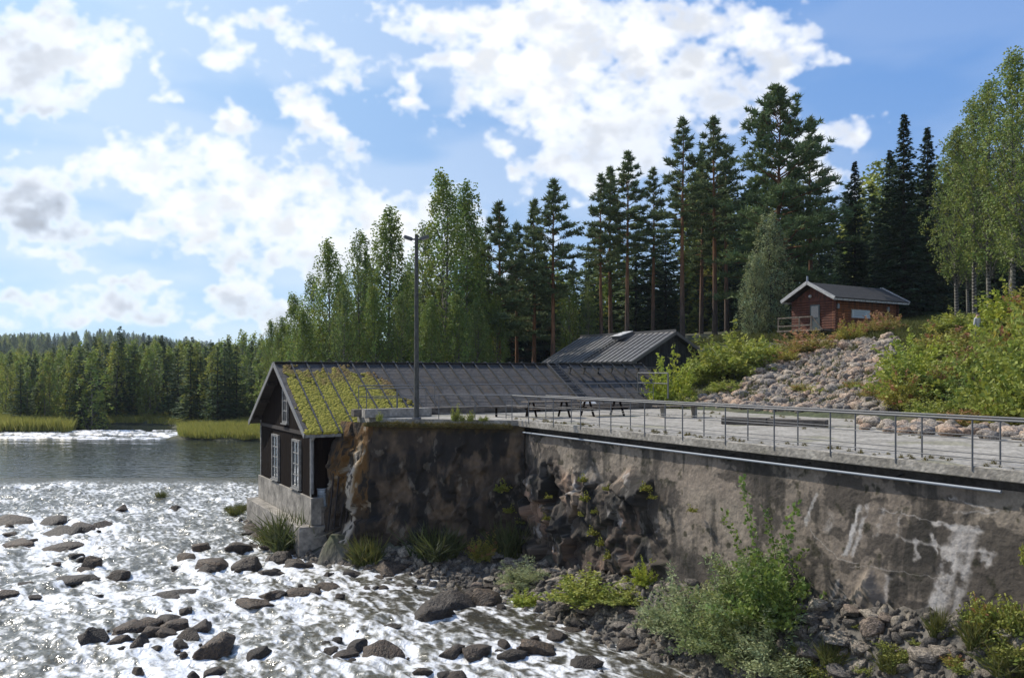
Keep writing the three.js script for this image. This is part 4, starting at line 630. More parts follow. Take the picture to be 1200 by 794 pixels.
function broad(seed, H, o = {}) {                            // birch and other broadleaved trees: limbs, hanging twigs, small leaves
  const r = rng(seed), L = new Leaves(o.tri), limbs = [], cb = (o.cb ?? 0.18) * H, R = o.R ?? H * 0.17, N = o.n ?? 120, hang = o.hang ?? 1.5, lf = o.leaf ?? 0.15, q = o.q ?? 9;
  const col = o.col ?? [0.15, 0.22, 0.06];
  for (let k = 0; k < N; k++) {
    const t = Math.pow((k + r()) / N, 0.9), y = cb + (H - cb) * t, prof = Math.pow(Math.sin(Math.PI * clamp(mix(0.17, 1, t), 0, 1)), o.shape ?? 0.75) * (0.6 + 0.5 * r()), len = Math.max(0.2, R * prof), az = k * 2.399 + r() * 1.0, d = dirOf(az, 0.5), sway = 0.25 * R * (fbm(k * 0.37, seed % 50, 2) - 0.5);
    const tip = V(d[0] * len + sway, y, d[2] * len), root = V(0, Math.max(cb * 0.6, y - len * (1.0 + r())), 0);
    if (k % 2 === 0) limbs.push(bar(root, tip, 0.015 + 0.012 * len, 4, 0.008));
    const base = vary(lerp3(col, o.col2 ?? [0.2, 0.25, 0.06], r() * (o.mixc ?? 0.6)), r, 0.3), twigs = o.twigs ?? 3;
    for (let w = 0; w < twigs; w++) {
      const s0 = 0.35 + 0.65 * r(); let x = mix(root.x, tip.x, s0) + (r() - 0.5) * 0.7, yy = mix(root.y, tip.y, s0) + (r() - 0.3) * 0.5, z = mix(root.z, tip.z, s0) + (r() - 0.5) * 0.7; const hl = hang * (0.4 + 0.9 * r()), ox = (r() - 0.5) * 0.5 + d[0] * 0.25, oz = (r() - 0.5) * 0.5 + d[2] * 0.25;
      const m = Math.max(2, Math.round(hl / 0.42)), tone = vary(base, r, 0.5);
      for (let j = 0; j < m; j++) { const f = j / m, cx = x + ox * f, cy = yy - hl * f * (0.5 + 0.5 * f) + (o.lift ?? 0) * f, cz = z + oz * f; for (let i = 0; i < q; i++) { const dd = dirOf(r() * 6.28, -0.9 + r() * 1.3); L.add(cx + (r() - 0.5) * 0.36, cy + (r() - 0.5) * 0.5, cz + (r() - 0.5) * 0.36, ...dd, lf * (0.75 + 0.5 * r()), lf * 0.4, r() * 3, vary(tone, r, 0.3)); } }
    }
  }
  const stems = [trunkGeo(H * 0.93, H * 0.0075 + 0.05, 0.02, o.bend ?? 0.3, r, 7)];
  return proto(o.name ?? 'birch_tree', merge([...stems, ...limbs]), o.bark ?? barkBirch, L.geo(), leafMat, 'tree');
}
function bush(seed, W, H, o = {}) {                          // many stems from the ground, leaves along them
  const r = rng(seed), L = new Leaves(), limbs = [], N = o.n ?? 70, lf = o.leaf ?? 0.09, q = o.q ?? 5, asp = o.asp ?? 0.33;
  for (let k = 0; k < N; k++) {
    const az = r() * 6.283, out = Math.sqrt(r()), el = mix(1.45, o.low ?? 0.35, out) + (r() - 0.5) * 0.2, len = (0.74 - (o.wild ?? 0) * 0.4 + (0.34 + (o.wild ?? 0)) * r()) / Math.hypot(Math.cos(el) / (W * 0.46), Math.sin(el) / H), d = dirOf(az, el), base0 = [(r() - 0.5) * W * 0.25, 0, (r() - 0.5) * W * 0.25];
    const base = vary(lerp3(o.col ?? [0.1, 0.14, 0.05], o.col2 ?? [0.13, 0.16, 0.05], r()), r, 0.25), m = Math.max(4, Math.round(len / (o.gap ?? 0.1)));
    if (k % 3 === 0) limbs.push(bar(V(...base0), V(base0[0] + d[0] * len * 0.9, d[1] * len * 0.85, base0[2] + d[2] * len * 0.9), 0.008 + 0.004 * len, 3, 0.003));
    for (let j = 0; j < m; j++) { const s = mix(o.s0 ?? 0.18, 1, (j + r()) / m), sag = (o.sag ?? 0.12) * len * s * s; const cx = base0[0] + d[0] * len * s, cy = d[1] * len * s - sag, cz = base0[2] + d[2] * len * s; for (let i = 0; i < q; i++) { const dd = dirOf(az + (r() - 0.5) * 3.4, (o.up ?? 0.2) + (r() - 0.5) * 1.7); L.add(cx + (r() - 0.5) * 0.18, Math.max(0.02, cy + (r() - 0.5) * 0.16), cz + (r() - 0.5) * 0.18, ...dd, lf * (0.7 + 0.6 * r()), lf * asp, r() * 3, vary(base, r, 0.3)); } }
    if (o.flower && r() < o.flower) for (let i = 0; i < 16; i++) { const s = 0.85 + 0.25 * (i / 16); L.add(base0[0] + d[0] * len * s + (r() - 0.5) * 0.08, d[1] * len * s, base0[2] + d[2] * len * s + (r() - 0.5) * 0.08, ...dirOf(r() * 6.28, 0.3), 0.09, 0.03, r() * 3, vary(o.fcol ?? [0.36, 0.16, 0.1], r, 0.3)); }
  }
  const g = new THREE.Group(); const st = shadow(new THREE.Mesh(merge(limbs), barkGrey)), f = shadow(new THREE.Mesh(L.geo(), leafMat)); st.name = 'stem'; f.name = 'foliage'; g.add(st, f); g.userData = { base: o.name ?? 'bush', category: o.category ?? 'bush' }; return g;
}
function tuft(seed, W, H, o = {}) {
  const r = rng(seed), L = new Leaves(), N = o.n ?? 260;
  for (let k = 0; k < N; k++) { const az = r() * 6.283, el = 1.5 - Math.pow(r(), 1.3) * (o.spread ?? 0.7), d = dirOf(az, el), x = (r() - 0.5) * W * 0.6, z = (r() - 0.5) * W * 0.6, len = H * (0.55 + 0.5 * r()), c = vary(lerp3(o.col ?? [0.08, 0.11, 0.025], o.col2 ?? [0.16, 0.15, 0.05], r() * 0.8), r, 0.3); L.add(x, 0, z, ...d, len * 0.6, o.w ?? 0.02, r() * 3, c, 3); L.add(x + d[0] * len * 0.35, d[1] * len * 0.35, z + d[2] * len * 0.35, d[0] * 1.3, d[1] - 0.25, d[2] * 1.3, len * 0.6, (o.w ?? 0.02) * 0.8, r() * 3, c, 3); }
  const m = shadow(new THREE.Mesh(L.geo(), leafMat)); m.userData = { base: o.name ?? 'grass_tuft', category: o.category ?? 'grass' }; return m;
}
const ground = (x, z) => height(x, z);
const tr = rng(404);
function plantTree(list, pr, label, group) {                 // [px, top py, depth] of each tree
  list.forEach(([px, top, d, k], i) => { const p = at(px, top, d), y = ground(p.x, p.z) - 0.1, P = pr[(k ?? i) % pr.length], h = p.y - y, s = h / P.userData.H; const w = s * (0.92 + 0.16 * tr()); copyOf(P, V(p.x, y, p.z), tr() * 6.28, [w, s, w], label, group); });
}
const hgt = (o, H) => { o.userData.H = H; return o; };
const pines = [hgt(pine(11, 22, { R: 3.6 }), 22), hgt(pine(12, 22, { R: 3.1, cb: 0.48, n: 48 }), 22), hgt(pine(13, 22, { R: 3.4, cb: 0.38, n: 60 }), 22)];
const bigPine = hgt(pine(14, 22, { R: 7.6, cb: 0.12, n: 140, col: [0.125, 0.175, 0.068] }), 22);
const spruces = [hgt(spruce(21, 18, { R: 3.1 }), 18), hgt(spruce(22, 18, { R: 2.6 }), 18)];
const birches = [hgt(broad(31, 20, { R: 2.9, n: 190, cb: 0.08, q: 7, leaf: 0.19, shape: 0.65 }), 20), hgt(broad(32, 20, { R: 2.5, n: 170, hang: 2.4, q: 7, leaf: 0.18, cb: 0.1, shape: 0.55 }), 20), hgt(broad(33, 20, { R: 3.3, n: 190, col: [0.13, 0.19, 0.065], q: 6, leaf: 0.18, cb: 0.08, shape: 0.6 }), 20)];
const aspens = [hgt(broad(41, 17, { R: 2.9, n: 170, hang: 0.8, cb: 0.3, q: 9, leaf: 0.16, col: [0.16, 0.22, 0.07] }), 17), hgt(broad(42, 17, { R: 2.5, n: 150, hang: 0.9, cb: 0.34, q: 9, leaf: 0.16, col: [0.17, 0.23, 0.07] }), 17)];
const greyWillow = hgt(broad(45, 10, { R: 2.3, n: 150, hang: 1.1, cb: 0.03, q: 9, leaf: 0.15, col: [0.2, 0.25, 0.15], col2: [0.25, 0.3, 0.17], bark: barkGrey, name: 'willow_tree', shape: 0.55 }), 10);
const farSpruce = [hgt(spruce(51, 14, { col: [0.075, 0.12, 0.045], R: 2.6, step: 0.5, nb: 7, fine: 0.6, q: 6 }), 14), hgt(spruce(52, 14, { col: [0.085, 0.13, 0.045], R: 2.2, step: 0.5, nb: 7, fine: 0.6, q: 6 }), 14)];
const farBirch = [hgt(broad(61, 13, { tri: 1, R: 2.4, n: 60, q: 5, leaf: 0.3, twigs: 2, hang: 1.6, cb: 0.02, shape: 0.6, col: [0.24, 0.3, 0.075] }), 13), hgt(broad(62, 13, { tri: 1, R: 2.0, n: 56, q: 5, leaf: 0.3, twigs: 2, hang: 1.8, cb: 0.02, shape: 0.55, col: [0.32, 0.35, 0.09] }), 13), hgt(broad(63, 13, { tri: 1, R: 2.6, n: 60, q: 5, leaf: 0.3, twigs: 2, cb: 0.0, shape: 0.6, col: [0.2, 0.27, 0.08] }), 13)];
const deepSpruces = [hgt(spruce(53, 18, { R: 3, step: 0.5, nb: 8, fine: 0.75, q: 8 }), 18), hgt(spruce(54, 18, { R: 2.6, step: 0.5, nb: 8, fine: 0.75, q: 8 }), 18)];
const farPine = hgt(pine(71, 16, { R: 2.2, n: 34, fine: 0.5, cb: 0.35 }), 16);
console.log('tree kinds done', Math.round(performance.now() - T00));

plantTree([[585, 238, 78], [606, 262, 84], [625, 235, 80], [648, 211, 78], [705, 205, 80], [716, 196, 86], [735, 178, 80], [765, 198, 84]], pines, 'Scots pine with bare orange trunk behind the grey gabled building', 'pines behind the grey gabled building');
plantTree([[800, 140, 76, 1], [838, 138, 78, 0], [822, 178, 86, 2], [852, 170, 84, 1]], pines, 'tall Scots pine left of the great broad pine beside the cabin', 'tall pines beside the great pine');
plantTree([[912, 99, 72]], [bigPine], 'great broad dense pine towering behind the red brown cabin');
plantTree([[950, 138, 76]], [pines[2]], 'pine half hidden behind the great broad pine', null);
plantTree([[1002, 188, 74, 1], [1043, 175, 72, 0], [1060, 132, 68, 1], [1087, 148, 70, 0], [1110, 190, 74, 1]], spruces, 'dark pointed spruce standing behind the red brown cabin', 'spruces behind the cabin');
plantTree([[690, 285, 92], [672, 300, 90], [560, 300, 92], [745, 270, 95], [780, 260, 95], [870, 230, 92], [880, 260, 84], [960, 270, 84], [985, 280, 90], [1025, 260, 84], [600, 300, 95], [640, 300, 98], [720, 310, 100], [820, 290, 98], [855, 300, 92], [535, 330, 95], [930, 300, 90], [1130, 240, 72], [1165, 230, 70], [1195, 220, 66], [1150, 260, 80], [1225, 200, 66]], deepSpruces, 'dark spruce filling the wood behind the pines', 'spruces inside the wood');
plantTree([[385, 283, 72, 0], [421, 272, 74, 2], [456, 244, 72, 1], [520, 203, 73, 0], [546, 214, 76, 1], [498, 262, 78, 2], [563, 268, 80, 1]], birches, 'tall slender birch with hanging twigs behind the long mill roof', 'tall birches behind the mill');
plantTree([[365, 322, 76, 2], [345, 345, 80, 0], [403, 338, 68, 2], [438, 335, 68, 0], [470, 345, 68, 2], [480, 310, 84, 1], [505, 350, 66, 1], [535, 345, 67, 0], [558, 352, 70, 2], [355, 362, 70, 0], [330, 372, 92, 1], [318, 376, 104, 0], [430, 300, 86, 1], [400, 320, 88, 0], [582, 345, 76, 0]], birches, 'shorter leafy birch filling the gaps between the tall birches', 'low birches behind the mill');
plantTree([[1122, 150, 56, 0], [1143, 118, 54, 1], [1160, 95, 52, 0], [1187, 62, 49, 1], [1210, 80, 47, 0], [1185, 150, 57, 1], [1135, 190, 60, 0]], aspens, 'tall light green aspen with a pale thin trunk on the slope', 'aspens on the slope beside the cabin');
plantTree([[903, 252, 67], [885, 300, 66]], [greyWillow], 'grey green willow tree left of the cabin porch', 'willows left of the cabin');
plantTree([[668, 320, 82, 0], [690, 335, 80, 2]], birches, 'yellow green birch among the pine trunks', 'birches among the pines');
// wood on the far shore: the front rows one by one
{
  const r = rng(808), rows = [[0, 420, 7.2, 124, 12, 404, 10], [-6, 430, 8.5, 138, 16, 397, 9], [-4, 430, 10, 160, 20, 393, 9]];
  const shore = (px) => px < 108 ? 128 : px < 222 ? 143 : px < 330 ? 116 : 112;
  for (const [x0, x1, st, d0, dd, ty, tv] of rows) for (let px = x0; px < x1; px += st * (0.7 + 0.6 * r())) {
    const d = Math.max(d0, shore(px) + (d0 - 124) * 0.6) + r() * dd; let top = ty + (r() - 0.35) * tv * 1.8 + sm(120, 20, px) * 17 + 4; if (px > 290) top -= (px - 290) * 0.24; if (px > 80 && px < 300 && r() < 0.12) top -= 10;
    const p = at(px, top, d), y = ground(p.x, p.z) - 0.1, mid = px > 95 && px < 310, sp = r() < (mid ? 0.5 : 0.28), P = sp ? farSpruce[Math.floor(r() * 2)] : farBirch[Math.floor(r() * 3)], s = (p.y - y) / P.userData.H, w = s * (1.0 + 0.4 * r());
    copyOf(P, V(p.x, y, p.z), r() * 6.28, [w, s, w], sp ? 'dark spruce in the wood across the lake' : 'light green birch in the wood across the lake', sp ? 'spruces across the lake' : 'birches across the lake');
  }
  plantTree([[140, 382, 150, 0]], farSpruce, 'spruce standing above the other trees across the lake');
  // the deeper wood and the hills: one mass each
  const kinds = [farSpruce[0], farBirch[0], farBirch[1], farPine];
  const mass = (name, label, n, pick) => kinds.forEach((P, ki) => { const cr = P.children[1], list = []; for (let i = 0; i < n[ki]; i++) { const q = pick(); if (q) list.push(q); } const im = new THREE.InstancedMesh(cr.geometry, cr.material, list.length), m4 = new THREE.Matrix4(), q4 = new THREE.Quaternion(); list.forEach(([x, z, h], i) => { const s = h / P.userData.H, w = s * (1.1 + 0.5 * r()); m4.compose(V(x, height(x, z) - 0.4, z), q4.setFromEuler(new THREE.Euler(0, r() * 6.28, 0)), V(w, s, w)); im.setMatrixAt(i, m4); }); im.name = numbered(name); tag(im, label(ki), 'forest', null, 'stuff'); scene.add(shadow(im)); });
  const nm = ['spruce', 'birch', 'young birch', 'pine'];
  mass('inner_forest', (k) => `${nm[k]} crowns deep in the wood behind the buildings`, [190, 40, 20, 24], () => { const px = 470 + r() * 800, d = 94 + r() * 60; return [(px - CX) / FOC * d, -d, 14 + r() * 6]; });
  mass('lakeside_forest', (k) => `${nm[k]} crowns of the deeper wood across the lake`, [150, 170, 130, 60], () => { const px = -60 + r() * 560, d = 170 + r() * 170; return [(px - CX) / FOC * d, -d, 8.5 + r() * 3.5]; });
  mass('hill_forest', (k) => `${nm[k]} crowns of the blue wooded hill on the horizon`, [900, 200, 200, 500], () => { const px = -160 + r() * 700, d = 520 + r() * 620; return [(px - CX) / FOC * d, -d, 13 + r() * 6]; });
}
console.log('trees done', Math.round(performance.now() - T00));

scene.fog = new THREE.FogExp2(new THREE.Color(0.78, 0.87, 1.0), 0.00013);
// ------------------------------------------------------------------ reeds and grass of the shores
{
  const r = rng(606), L = new Leaves();
  for (let k = 0; k < 26; k++) { const az = r() * 6.28, d = dirOf(az, 1.35 - r() * 0.25); L.add((r() - 0.5) * 0.9, 0, (r() - 0.5) * 0.9, ...d, 0.9 + r() * 0.6, 0.045, r() * 3, vary(lerp3([0.24, 0.27, 0.06], [0.34, 0.32, 0.1], r()), r, 0.3), 3); }
  const g = L.geo(), spots = [];
  const strip = (n, f) => { for (let i = 0; i < n; i++) { const [px, py, s] = f(); const p = onY(px, py, 0); const wd = waterDist(p.x, p.z); if (wd > 0.1) spots.push([p.x, p.z, s]); } };
  strip(1500, () => [-20 + r() * 135, 491 + r() * 18, 0.9 + 0.6 * r()]); strip(1800, () => [212 + r() * 110, 493 + r() * 26, 0.6 + 0.4 * r()]); strip(260, () => [100 + r() * 125, 494 + r() * 6, 0.5 + 0.5 * r()]);
  const im = new THREE.InstancedMesh(g, leafMat, spots.length), m4 = new THREE.Matrix4(), q4 = new THREE.Quaternion();
  spots.forEach(([x, z, s], i) => { m4.compose(V(x, Math.max(-0.05, height(x, z) - 0.05), z), q4.setFromEuler(new THREE.Euler(0, r() * 6.28, 0)), V(s * 1.3, s, s * 1.3)); im.setMatrixAt(i, m4); });
  im.name = 'reed_bed'; tag(im, 'yellow green reeds along the far shore of the lake', 'reeds', null, 'stuff'); scene.add(shadow(im));
}

// ------------------------------------------------------------------ rocks
const tRock = tex(512, 512, (u, v) => { const n = fbm(u * 6, v * 6, 6, 6), m = fbm(u * 40, v * 40, 3, 40), q = fbm(u * 12 + 5, v * 12, 4, 12); let k = 0.72 + 0.8 * (n - 0.5) + 0.5 * (m - 0.5); const l = sm(0.58, 0.68, q) * 0.18; return [k + l, k + l, k + l * 0.8]; });
const rockMats = { wet: [[0.05, 0.034, 0.022], [0.07, 0.046, 0.028], [0.032, 0.023, 0.016]], dry: [[0.2, 0.17, 0.138], [0.13, 0.114, 0.098], [0.29, 0.25, 0.2], [0.17, 0.132, 0.104]], field: [[0.34, 0.285, 0.23], [0.39, 0.295, 0.225], [0.23, 0.2, 0.175], [0.35, 0.245, 0.175]] };
for (const k in rockMats) rockMats[k] = rockMats[k].map((c) => M({ color: rgb(...c.map((x) => x * 1.45)), map: rep(tRock, 1.1, 1.1), roughness: k === 'wet' ? 0.7 : 0.95, bumpMap: rep(tBump, 0.9, 0.9), bumpScale: k === 'wet' ? 0.07 : 0.035 }));
function rockGeo(seed, detail, rough, flat, nc = 12, ct = 0.94) {
  const r = rng(seed); let g = mergeVertices((() => { const q = new THREE.IcosahedronGeometry(1, detail); q.deleteAttribute('normal'); q.deleteAttribute('uv'); return q; })(), 1e-4); const p = g.attributes.position, cuts = []; for (let i = 0; i < nc; i++) { const d = dirOf(r() * 6.28, Math.asin(r() * 2 - 1)); cuts.push([...d, 0.55 + r() * 0.35]); }
  const ox = r() * 50; for (let i = 0; i < p.count; i++) { let x = p.getX(i), y = p.getY(i), z = p.getZ(i); const s = 1 + rough * P3.noise(x * 1.3 + ox, y * 1.3, z * 1.3) + rough * 0.4 * P3.noise(x * 3.3 + ox, y * 3.3, z * 3.3); x *= s; y *= s; z *= s; for (const [a, b, c, d] of cuts) { const t = x * a + y * b + z * c - d; if (t > 0) { x -= a * t * ct; y -= b * t * ct; z -= c * t * ct; } } p.setXYZ(i, x, y * flat, z); }
  g.computeVertexNormals(); g = g.toNonIndexed(); const nn = g.attributes.normal.clone(), pp = g.attributes.position; for (let i = 0; i < pp.count; i += 3) { const a = V(pp.getX(i), pp.getY(i), pp.getZ(i)), n = V(pp.getX(i + 1), pp.getY(i + 1), pp.getZ(i + 1)).sub(a).cross(V(pp.getX(i + 2), pp.getY(i + 2), pp.getZ(i + 2)).sub(a)).normalize(); for (let k = 0; k < 3; k++) g.attributes.normal.setXYZ(i + k, n.x, n.y, n.z); } uvBox(g); g.setAttribute('normal', nn); return g;
}
const rockG = [], pebG = []; for (let i = 0; i < 12; i++) rockG.push(rockGeo(900 + i, 3, 0.45, 0.72)); for (let i = 0; i < 8; i++) pebG.push(rockGeo(950 + i, 2, 0.4, 0.8, 6, 0.7));
const chipG = []; for (let i = 0; i < 6; i++) chipG.push(rockGeo(980 + i, 1, 0.5, 0.7, 10, 0.95));
const rk = rng(1234);
function rock(name, pos, w, h, d, kind, label, group, geo) { const m = solo(name, geo ?? rockG[Math.floor(rk() * 12)], rockMats[kind][Math.floor(rk() * rockMats[kind].length)], label, 'rock', group); m.position.copy(pos); m.scale.set(w / 2, h / 2, d / 2); m.rotation.set((rk() - 0.5) * 0.35, rk() * 6.28, (rk() - 0.5) * 0.35); return m; }
{
  const LW = 'dark wet boulder rising from the white rapids', GW = 'boulders in the rapids';
  // [px, water line py, width px, height px]
  const big = BOULDERS;
  for (const [px, py, w, h] of big) { const p = onY(px, py, 0), s = -p.z / FOC, ww = w * s * 1.08, hh = h * s * 1.75; rock('river_boulder', V(p.x, hh * 0.03, p.z), ww, hh, ww * (0.8 + 0.5 * rk()), 'wet', LW, GW); }
  // smaller stones round them
  for (let i = 0; i < 80; i++) { const c = big[Math.floor(rk() * big.length)], px = c[0] + (rk() - 0.5) * 90, py = c[1] + (rk() - 0.5) * 18; if (py < 585 || py > 792) continue; const p = onY(px, py, 0); if (waterDist(p.x, p.z) > -0.2) continue; const s = -p.z / FOC, ww = (4 + 8 * rk()) * s; rock('river_stone', V(p.x, 0.03, p.z), ww * 1.2, ww * 0.9, ww, 'wet', 'small dark stone breaking the surface of the rapids', 'small stones in the rapids', pebG[Math.floor(rk() * 8)]); }
  // the stony bank under the walls
  const LB = 'grey stone lying on the bank below the dam wall', GB = 'stones on the bank below the walls'; let n = 0;
  const stuff = [];
  for (let i = 0; i < 8200; i++) {
    const a = -18 + rk() * 45, b1 = shoreB(a), b0 = wallB(a); if (b0 - b1 < 0.2) continue; const b = mix(b1 - 0.7, b0 - 0.15, rk()), p = W2(a, 0, b), y = height(p.x, p.z); const near = -p.z; const big1 = rk() < 0.07 && near > 10;
    if (big1 && n < 270) { const w = (0.22 + 0.75 * Math.pow(rk(), 2.8)) * (a > 12 ? 0.7 : 1); n++; rock('bank_stone', V(p.x, y + w * 0.14, p.z), w * 1.4, w * (0.45 + 0.35 * rk()), w, y < 0.12 ? 'wet' : 'dry', y < 0.12 ? 'wet stone at the edge of the water below the walls' : LB, y < 0.12 ? 'wet stones along the water edge' : GB); }
    else stuff.push([p.x, y, p.z, 0.05 + 0.17 * Math.pow(rk(), 2.2)]);
  }
  const rubble = (name, label, list, kind, shapes = pebG) => { const m4 = new THREE.Matrix4(), q4 = new THREE.Quaternion(); for (let k = 0; k < 3; k++) { const sub = list.filter((_, i) => i % 3 === k), im = new THREE.InstancedMesh(shapes[k * 2], rockMats[kind][k], sub.length); sub.forEach(([x, y, z, s], i) => { m4.compose(V(x, y + s * 0.25, z), q4.setFromEuler(new THREE.Euler(rk() * 3, rk() * 6, rk() * 3)), V(s * (0.8 + 0.6 * rk()), s * 0.8, s)); im.setMatrixAt(i, m4); }); im.name = numbered(name); tag(im, label[k], 'rubble', null, 'stuff'); scene.add(shadow(im)); } };
  rubble('bank_rubble', ['light grey pebbles of the bank below the walls', 'dark grey pebbles of the bank below the walls', 'pale brown pebbles of the bank below the walls'], stuff, 'dry', chipG);
  // larger slabs one can pick out at the foot of the dam
  const slabs = [[960, 712, 34, 22], [1000, 722, 28, 14], [1024, 742, 34, 34], [1085, 775, 46, 26], [950, 730, 24, 22], [985, 755, 40, 22], [1040, 728, 30, 14], [1068, 738, 24, 14], [1010, 762, 30, 18], [948, 770, 40, 24], [985, 790, 50, 18], [1150, 770, 30, 26], [1120, 772, 20, 20], [1180, 748, 36, 22], [1110, 735, 20, 12], [830, 760, 24, 12], [700, 712, 30, 16], [655, 700, 30, 14], [640, 672, 24, 14], [730, 735, 26, 12], [600, 690, 30, 14], [560, 690, 20, 14], [680, 690, 20, 14], [745, 720, 24, 12]];
  for (const [px, py, w, h] of slabs) { let d = 11; for (; d < 60; d += 0.05) { const q = at(px, py, d), [aa, bb] = AB(q.x, q.z); if (bb > wallB(aa) - 0.4 || q.y < height(q.x, q.z)) break; } const q = at(px, py, d), y = height(q.x, q.z), s = -q.z / FOC; rock('bank_block', V(q.x, y + h * s * 0.2, q.z), w * s * 1.05, h * s * 1.0, w * s, 'dry', 'large block lying among the stones at the foot of the dam', 'large blocks at the foot of the dam'); }
  // field stones on the slope below the cabin
  const slope = [], SL = 'rounded field stone in the stone slope below the cabin'; let m = 0; const poly = [[800, 474], [850, 462], [885, 440], [905, 420], [925, 405], [975, 398], [1055, 398], [1045, 470], [1060, 482], [905, 482]];
  const inP = (x, y) => { let c = false; for (let i = 0, j = poly.length - 1; i < poly.length; j = i++) if ((poly[i][1] > y) !== (poly[j][1] > y) && x < (poly[j][0] - poly[i][0]) * (y - poly[i][1]) / (poly[j][1] - poly[i][1]) + poly[i][0]) c = !c; return c; };
  for (let i = 0; i < 7000; i++) { const px = 795 + rk() * 270, d = 34 + rk() * 28, q = at(px, 434, d), y = height(q.x, q.z), py = CY + (EYE - y) / d * FOC; if (!inP(px, py)) continue; const [aa, bb] = AB(q.x, q.z); if (bb < 13) continue; if (m < 290 && rk() < 0.35) { m++; const w = 0.3 + 0.55 * Math.pow(rk(), 1.7); rock('field_stone', V(q.x, y + w * 0.2, q.z), w * 1.25, w * 0.95, w, 'field', SL, 'field stones below the cabin', pebG[Math.floor(rk() * 8)]); } else slope.push([q.x, y, q.z, 0.1 + 0.16 * rk()]); }
  rubble('slope_rubble', ['grey cobbles between the field stones of the slope', 'brownish cobbles between the field stones of the slope', 'dark cobbles between the field stones of the slope'], slope, 'field');
  // row of stones along the back edge of the terrace
  for (let i = 0; i < 70; i++) { const px = 1010 + rk() * 210, py = 489 + (px - 1010) * 0.07 + rk() * 12, q = onY(px, py + 4, DECK), w = 0.3 + 0.4 * rk(); rock('edge_stone', V(q.x, DECK + w * 0.2, q.z), w * 1.2, w * 0.9, w, 'field', 'stone lying along the back edge of the gravel terrace', 'stones along the terrace edge', pebG[Math.floor(rk() * 8)]); }
  for (let i = 0; i < 26; i++) { const px = 795 + rk() * 60, py = 470 + rk() * 6, q = onY(px, py, DECK + 0.1), w = 0.35 + 0.35 * rk(); rock('edge_stone', V(q.x, DECK + 0.25 + w * 0.2, q.z), w * 1.2, w * 0.9, w, 'field', 'stone heaped beside the low grey retaining wall', 'stones by the retaining wall', pebG[Math.floor(rk() * 8)]); }
}
console.log('rocks done', Math.round(performance.now() - T00));

